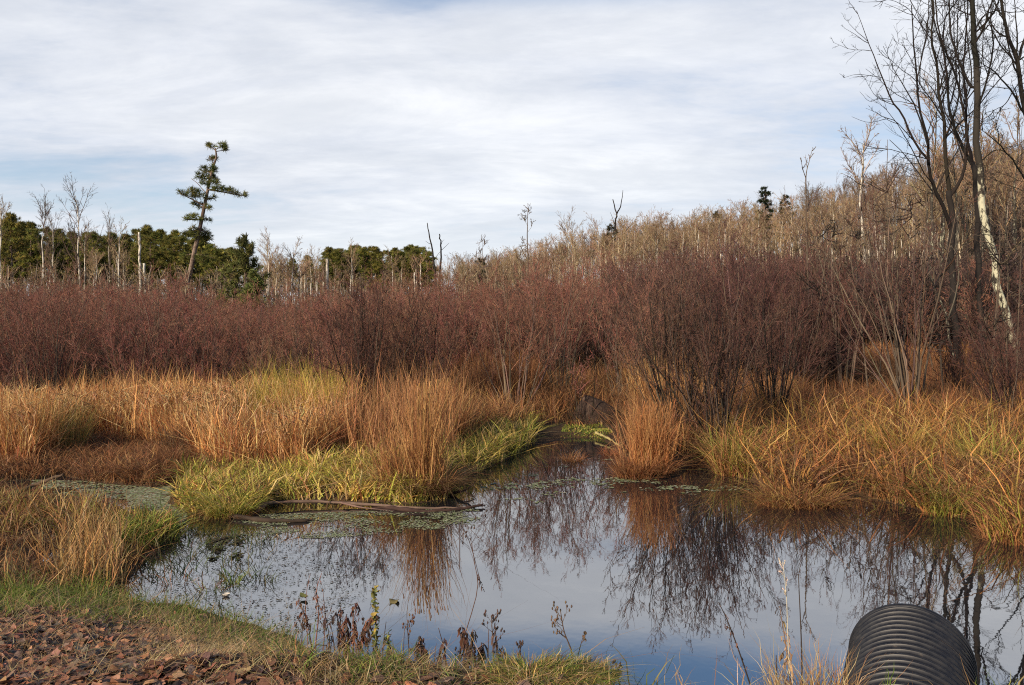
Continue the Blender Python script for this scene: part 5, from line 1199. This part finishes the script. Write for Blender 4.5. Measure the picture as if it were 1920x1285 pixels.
weed('dead weed topped with crumpled dark flower heads', [(822, 1258), (826, 1225), (836, 1185)], 5.0, 'curled', 713, DB, .004, [(.10, .04, .035), (.07, .035, .03)], 26, size=.055)
weed('long bent grass stalk with drooping dark seed plume', [(852, 1258), (872, 1190), (895, 1108), (890, 1060), (882, 1015)], 5.0, 'branchy', 714, DB, .0028, DB, 3, 'grass_stalk', 'grass stalk')
weed('nodding grass plume hanging against the water', [(862, 980), (878, 1010), (890, 1048), (897, 1075), (904, 1103)], 6.0, 'panicle', 715, [(.06, .04, .035)], .0028, [(.10, .055, .045), (.07, .04, .035)], 14, 'grass_plume', 'grass stalk', size=.05)
weed('brown weed with pointed dead flower spike', [(884, 1258), (884, 1225), (886, 1185)], 4.95, 'curled', 716, [(.16, .09, .05)], .004, [(.2, .11, .05), (.12, .07, .04)], 24, size=.05)
weed('dark rotten weed with broad limp leaves', [(905, 1260), (903, 1235), (902, 1210)], 4.9, 'curled', 717, DB, .005, [(.05, .032, .03), (.07, .04, .03)], 28, size=.07)
weed('dark branching weed with round seed heads by the rotten weed', [(926, 1262), (924, 1215), (921, 1165)], 4.9, 'branchy', 718, DB, .004, DB, 9)
weed('small dark weed with limp leaves beside the straw', [(870, 1258), (868, 1238), (866, 1215)], 4.95, 'curled', 719, DB, .004, RB, 16, size=.05)
weed('wide branching seed stalk with round brown heads', [(1075, 1245), (1070, 1215), (1057, 1180), (1050, 1140)], 4.75, 'umbel', 720, [(.12, .08, .055)], .0042, [(.10, .065, .04), (.14, .085, .05)], 8, 'seed_stalk', 'seed stalk')
weed('low seed stalk leaning away from the wide branching stalk', [(1080, 1245), (1088, 1225), (1096, 1208)], 4.75, 'umbel', 721, [(.12, .08, .055)], .003, [(.14, .09, .05)], 3, 'seed_stalk', 'seed stalk')
weed('dark dotted seed stalk low at the pipe side of the hummock', [(1165, 1300), (1160, 1275), (1158, 1255)], 4.3, 'umbel', 722, DB, .003, DB, 7, 'seed_stalk', 'seed stalk')
weed('leaning dark stalk with curled leaves at its tip', [(1412, 1300), (1385, 1220), (1362, 1160), (1346, 1128)], 4.4, 'curled', 723, DB, .0035, [(.12, .06, .04), (.08, .045, .035)], 8, size=.035)
weed('straight dark bare stem beside the bleached grass', [(1504, 1290), (1499, 1200), (1490, 1070)], 4.3, 'none', 724, DB, .0038, None, 0)
weed('short dark bare stem in the pale grass', [(1456, 1290), (1454, 1255), (1452, 1225)], 4.3, 'none', 725, DB, .004, None, 0)
weed('tall bleached grass stalk with feathery tip', [(1482, 1290), (1474, 1190), (1468, 1110), (1458, 1045)], 4.3, 'panicle', 726, [(.58, .48, .36)], .003, [(.6, .5, .4)], 10, 'grass_stalk', 'grass stalk', size=.06)
weed('brown stalk with shrivelled leaves next to the bleached grass', [(1483, 1290), (1480, 1220), (1474, 1150)], 4.28, 'curled', 727, [(.16, .10, .06)], .0035, [(.42, .27, .15), (.3, .18, .1)], 9, size=.06)
for i, (x, y, hgt, Y) in enumerate([(566, 1200, 60, 6.5), (584, 1208, 95, 6.3), (620, 1222, 80, 5.9), (628, 1230, 70, 5.7), (645, 1236, 95, 5.5), (675, 1244, 85, 5.4), (690, 1246, 70, 5.3), (716, 1250, 80, 5.2), (742, 1254, 70, 5.1), (768, 1255, 85, 5.05), (806, 1257, 75, 5.0), (838, 1258, 90, 5.0), (860, 1259, 60, 4.95), (878, 1260, 95, 4.95), (895, 1260, 70, 4.9), (915, 1262, 80, 4.9), (936, 1263, 100, 4.9), (950, 1264, 60, 4.85), (975, 1266, 55, 4.8), (790, 1257, 55, 5.0)]):
    q = np.random.default_rng(760 + i); dx = q.normal(0, 10)
    weed('withered dark weed in the ragged row along the water edge', [(x, y), (x + dx * .3, y - hgt * .5), (x + dx, y - hgt)], Y, 'none' if i % 4 == 3 else 'curled' if i % 3 else 'branchy', 760 + i, DB, .0034, RB if i % 2 else DB, 14 if i % 3 else 6, size=q.uniform(.04, .07))['group'] = 'withered weeds along the water edge'
def tuft(px, py, label, seed, n, H, cols, W=.006, R=.05, lean=.2, droop=.4, Y=None, name='grass_tuft'):
    r = np.random.default_rng(seed); b = bank_point(px, py) if Y is None else None
    if Y is not None: X = (px - CX) / F * Y; b = np.array([X, Y, gz(X, Y) - .01])
    t = thing(name, label, 'grass tuft', b); a = r.uniform(0, 6.28, n); q = R * np.sqrt(r.uniform(0, 1, n)); p = np.stack([np.cos(a) * q, np.sin(a) * q, np.full(n, -.02)], -1)
    f = Buf(); blades(f, p, H * r.uniform(.5, 1.15, n), W * r.uniform(.7, 1.3, n), pal(r, n, cols), r, lean, droop, a + r.normal(0, .6, n), 5); f.obj('foliage', M_GRASS, t); return t
PALE = [(.58, .42, .25), (.5, .33, .17), (.62, .5, .34), (.42, .26, .13)]
tuft(1200, 1300, 'few broad yellow-green blades with a kinked tip', 731, 7, .42, [(.30, .30, .06), (.38, .32, .09), (.22, .24, .05)], .011, .06, .25, .4, 3.75)
tuft(1440, 1300, 'bleached arching grass with curled blades', 732, 40, .36, PALE, .007, .09, .25, .6, 3.75)
tuft(1500, 1300, 'dense short straw tuft at the pipe flank', 733, 260, .40, PALE + STRAW, .005, .13, .2, .3, 3.7)
tuft(1560, 1300, 'reddish straw tuft touching the culvert pipe', 734, 260, .38, STRAW + RUST[2:4], .005, .11, .2, .3, 3.65)
tuft(1480, 1290, 'pale upright grass wisps around the tall bleached stalk', 735, 50, .5, PALE, .004, .10, .15, .25, 4.2)
tuft(1350, 1300, 'thin straw wisps leaning over the blue water', 736, 26, .30, PALE + STRAW, .004, .16, .5, .6, 3.75)
tuft(1250, 1300, 'olive grass wisps low by the water', 737, 26, .24, [(.2, .18, .06), (.3, .24, .1)] + STRAW, .005, .12, .3, .6, 3.7)
tuft(1130, 1300, 'loose green grass tuft beyond the hummock', 738, 70, .26, GREENG + SEDGE[:2], .006, .10, .35, .6, 3.9)
tuft(1655, 1300, 'single bright green blades in front of the pipe', 739, 6, .30, GREENG[:3], .008, .03, .1, .1, 3.5)
tuft(1740, 1300, 'orange dry blade tuft in front of the pipe', 740, 14, .22, [(.46, .24, .09), (.5, .3, .12)], .006, .10, .3, .4, 3.5)
tuft(1860, 1300, 'long bent straw blades crossing the pipe corner', 741, 22, .36, STRAW + [(.52, .3, .12)], .008, .10, .5, .9, 3.6)
tuft(1890, 1300, 'green tuft at the corner by the pipe', 742, 60, .26, GREENG + SEDGE[:2], .006, .08, .3, .6, 3.6)
tuft(705, 1262, 'fresh green tuft around the leafy weed', 743, 60, .13, GREENG[:4], .006, .09, .25, .6)
tuft(40, 1120, 'bright green tuft under the straw reeds', 744, 70, .34, GREENG[:3], .008, .12, .25, .5)
tuft(160, 1118, 'light green tuft at the top of the leaf litter', 745, 90, .3, GREENG[:3] + SEDGE[:1], .007, .14, .3, .5)
tuft(900, 1225, 'thin bent straw stalks over the dead weeds', 746, 12, .62, PALE, .003, .12, .22, .35, 4.95)
tuft(1020, 1262, 'whitish dry blades rising from the hummock', 747, 12, .30, PALE, .006, .08, .3, .6, 4.6)

# ---- logs, boulder, floating things
def log(label, pts, r0, r1, seed, cols=((.20, .13, .085),), side=(), z=None, name='fallen_branch', k=8, dark=False):
    """pts: (px, py, height above the water)"""
    r = np.random.default_rng(seed); Q = np.array([ground_at(p[0], p[1], p[2]) for p in pts]); b = Q[0].copy(); t = thing(name, label, 'branch', b)
    P = catmull(Q - b, 24); P[1:-1] += r.normal(0, r0 * .12, (22, 3)); T = Buf(); tubes(T, P, np.linspace(r0, r1, 24) * np.clip(r.normal(1, .16, 24), .7, 1.4), k, pal(r, 1, cols, j=.05)[0], r, cap=True); T.obj('stem', M_WOOD, t, True)
    for i, (s, ra) in enumerate(side):
        S = Buf(); Q2 = np.array([ground_at(p[0], p[1], p[2]) for p in s]) - b; tubes(S, catmull(Q2, 10), np.linspace(ra, ra * .3, 10), 6, pal(r, 1, cols, j=.08)[0], r, cap=True); S.obj('side_branch', M_WOOD, t, True)
    return t
LOGC = [(.14, .10, .072)]; WET = [(.045, .03, .022)]
log('long pale driftwood branch lying along the sedge margin', [(478, 955, .06), (500, 944, .10), (560, 940, .09), (640, 943, .06), (700, 947, .05), (780, 952, .03), (850, 952, .02), (910, 948, .03)], .030, .012, 801, LOGC,
    [([(640, 943, .06), (680, 952, .04), (740, 958, .0)], .018), ([(500, 944, .1), (488, 955, .04), (470, 965, .0)], .028)])
log('dark wet branch half sunk below the short tussock', [(385, 962, -.02), (430, 967, .03), (500, 976, .03), (560, 977, .02), (590, 976, .0)], .05, .015, 802, WET)
log('dark wet branch under the reed hummock', [(700, 948, .02), (770, 957, .02), (830, 958, .01), (880, 952, .02), (905, 946, .05)], .04, .015, 803, WET)
log('forked dark twig sticking out of the pond beside the hummock', [(835, 925, .0), (862, 922, .08), (880, 915, .14), (890, 905, .22)], .028, .008, 804, WET, [([(868, 920, .1), (882, 928, .05), (892, 935, .0)], .018), ([(862, 922, .08), (866, 932, .02)], .014)])
log('pale stick slanting over the narrow inlet', [(1118, 812, .12), (1140, 822, .10), (1165, 838, .05)], .035, .02, 805, [(.36, .23, .12)])
log('brown fallen trunk leaning across the brown backwater', [(-20, 938, .02), (20, 928, .06), (70, 908, .16), (118, 890, .34)], .055, .02, 806, [(.10, .06, .04)])
def boulder():
    r = np.random.default_rng(9); b = ground_at(1118, 792, .1); t = thing('boulder', 'dark peaked brown boulder leaning half hidden among the shrubs', 'boulder', b); t.rotation_euler = (.1, -.22, .35); t.scale = (.92, .9, .95)
    bm = Buf(); nu, nv = 40, 20; u = np.linspace(0, 2 * np.pi, nu, endpoint=False); v = np.linspace(0, 1, nv)
    U, V = np.meshgrid(u, v); rad = (1 - V ** 1.25) ** .85; X = .84 * rad * np.cos(U) - .0; Y = .7 * rad * np.sin(U); Z = -.1 + .98 * V + .06 * np.sin(U * 2 + V * 3) * (1 - V)
    X = X - .22 * V * V; lump = 1 + .16 * (fbm(np.cos(U) * 1.5 + 5, np.sin(U) * 1.5 + V * 2, 4) - .5) * 2; X, Y = X * lump, Y * lump
    idx = np.arange(nu * nv).reshape(nv, nu); A, B_ = idx[:-1], idx[1:]; q = np.stack([A, np.roll(A, -1, 1), np.roll(B_, -1, 1), B_], -1).reshape(-1, 4)
    bm.add(np.stack([X, Y, Z], -1).reshape(-1, 3), q); o = bm.obj('stone', bark('brown_stone', (.045, .029, .023), (.105, .072, .052), .54, 7), t, True)
    m = Buf(); k = 900; a = np.where(r.uniform(size=k) < .6, r.uniform(1.9, 3.6, k), r.uniform(3.6, 6.6, k)); q_ = r.uniform(.0, .25, k); p = np.stack([np.cos(a) * (.9 - q_), np.sin(a) * .7, r.uniform(0, .85, k) * (q_ / .25)], -1); blades(m, p, .18, .012, pal(r, k, [(.04, .03, .02), (.06, .05, .025), (.2, .1, .05)]), r, .6, .6); m.obj('moss_fringe', M_GRASS, t)
boulder()
def floater(px, py, label, seed, size, col, name, cat, m=M_LEAF):
    r = np.random.default_rng(seed); b = ground_at(px, py, .008); t = Buf(); leaves(t, r, np.zeros((1, 3)), size, .15, .6, [col], .004); o = t.obj(name, m, None, True, b); return tag(o, label, cat)
floater(740, 1128, 'olive floating leaf among the reflected reeds', 811, .11, (.11, .10, .035), 'floating_leaf', 'leaf')
floater(570, 1122, 'yellow-green leaf floating near the tall reddish weed', 812, .13, (.22, .20, .06), 'floating_leaf', 'leaf')
floater(452, 1083, 'small green leaf floating beside the emergent grass', 813, .07, (.12, .14, .04), 'floating_leaf', 'leaf')
def shell():
    b = ground_at(424, 1116, .012); S = Buf(); nu, nv = 20, 6; U, V = np.meshgrid(np.linspace(0, 2 * np.pi, nu, endpoint=False), np.linspace(0, 1, nv)); s = .034 * np.sin(V * np.pi / 2); idx = np.arange(nu * nv).reshape(nv, nu)
    S.add(np.stack([s * np.cos(U) * 1.2, s * np.sin(U) * .8, -.03 * np.cos(V * np.pi / 2) + .018], -1).reshape(-1, 3), np.stack([idx[:-1], np.roll(idx[:-1], -1, 1), np.roll(idx[1:], -1, 1), idx[1:]], -1).reshape(-1, 4), None, (.52, .48, .42))
    tag(S.obj('pale_shell', M_LEAF, None, True, b), 'small pale upturned shell floating near the bank grass', 'shell')
shell()
tussock(1532, 1030, 'tiny brown grass islet alone in the open water', 617, 60, .10, .06, BROWN + STRAW[:1], BROWN, .6, .9, W=.006, name='grass_islet', z=0)
tussock(330, 1090, 'sparse reddish stalks standing in the shallow water', 618, 26, .26, .16, RUST + [(.1, .1, .04)], BROWN, .5, .5, W=.008, sk=.5, z=0)
tussock(440, 1092, 'small green clump of blades in the shallow water', 619, 30, .22, .06, GREENG, GREENG, .4, .4, W=.010, sk=.3, z=0)
tussock(395, 1104, 'loose green and brown blades in the shallow water near the pale shell', 620, 34, .22, .12, GREENG + RUST, BROWN, .5, .5, W=.009, sk=.5, z=0)
tussock(1075, 862, 'rusty drooping sedge clump in the narrow inlet', 621, 200, .26, .18, RUST, RUST, .5, .9, z=0)
tussock(1145, 852, 'small orange sedge clump against the slanting stick', 622, 200, .26, .16, [(.4, .16, .07), (.3, .12, .06)], RUST, .4, .8, z=0)
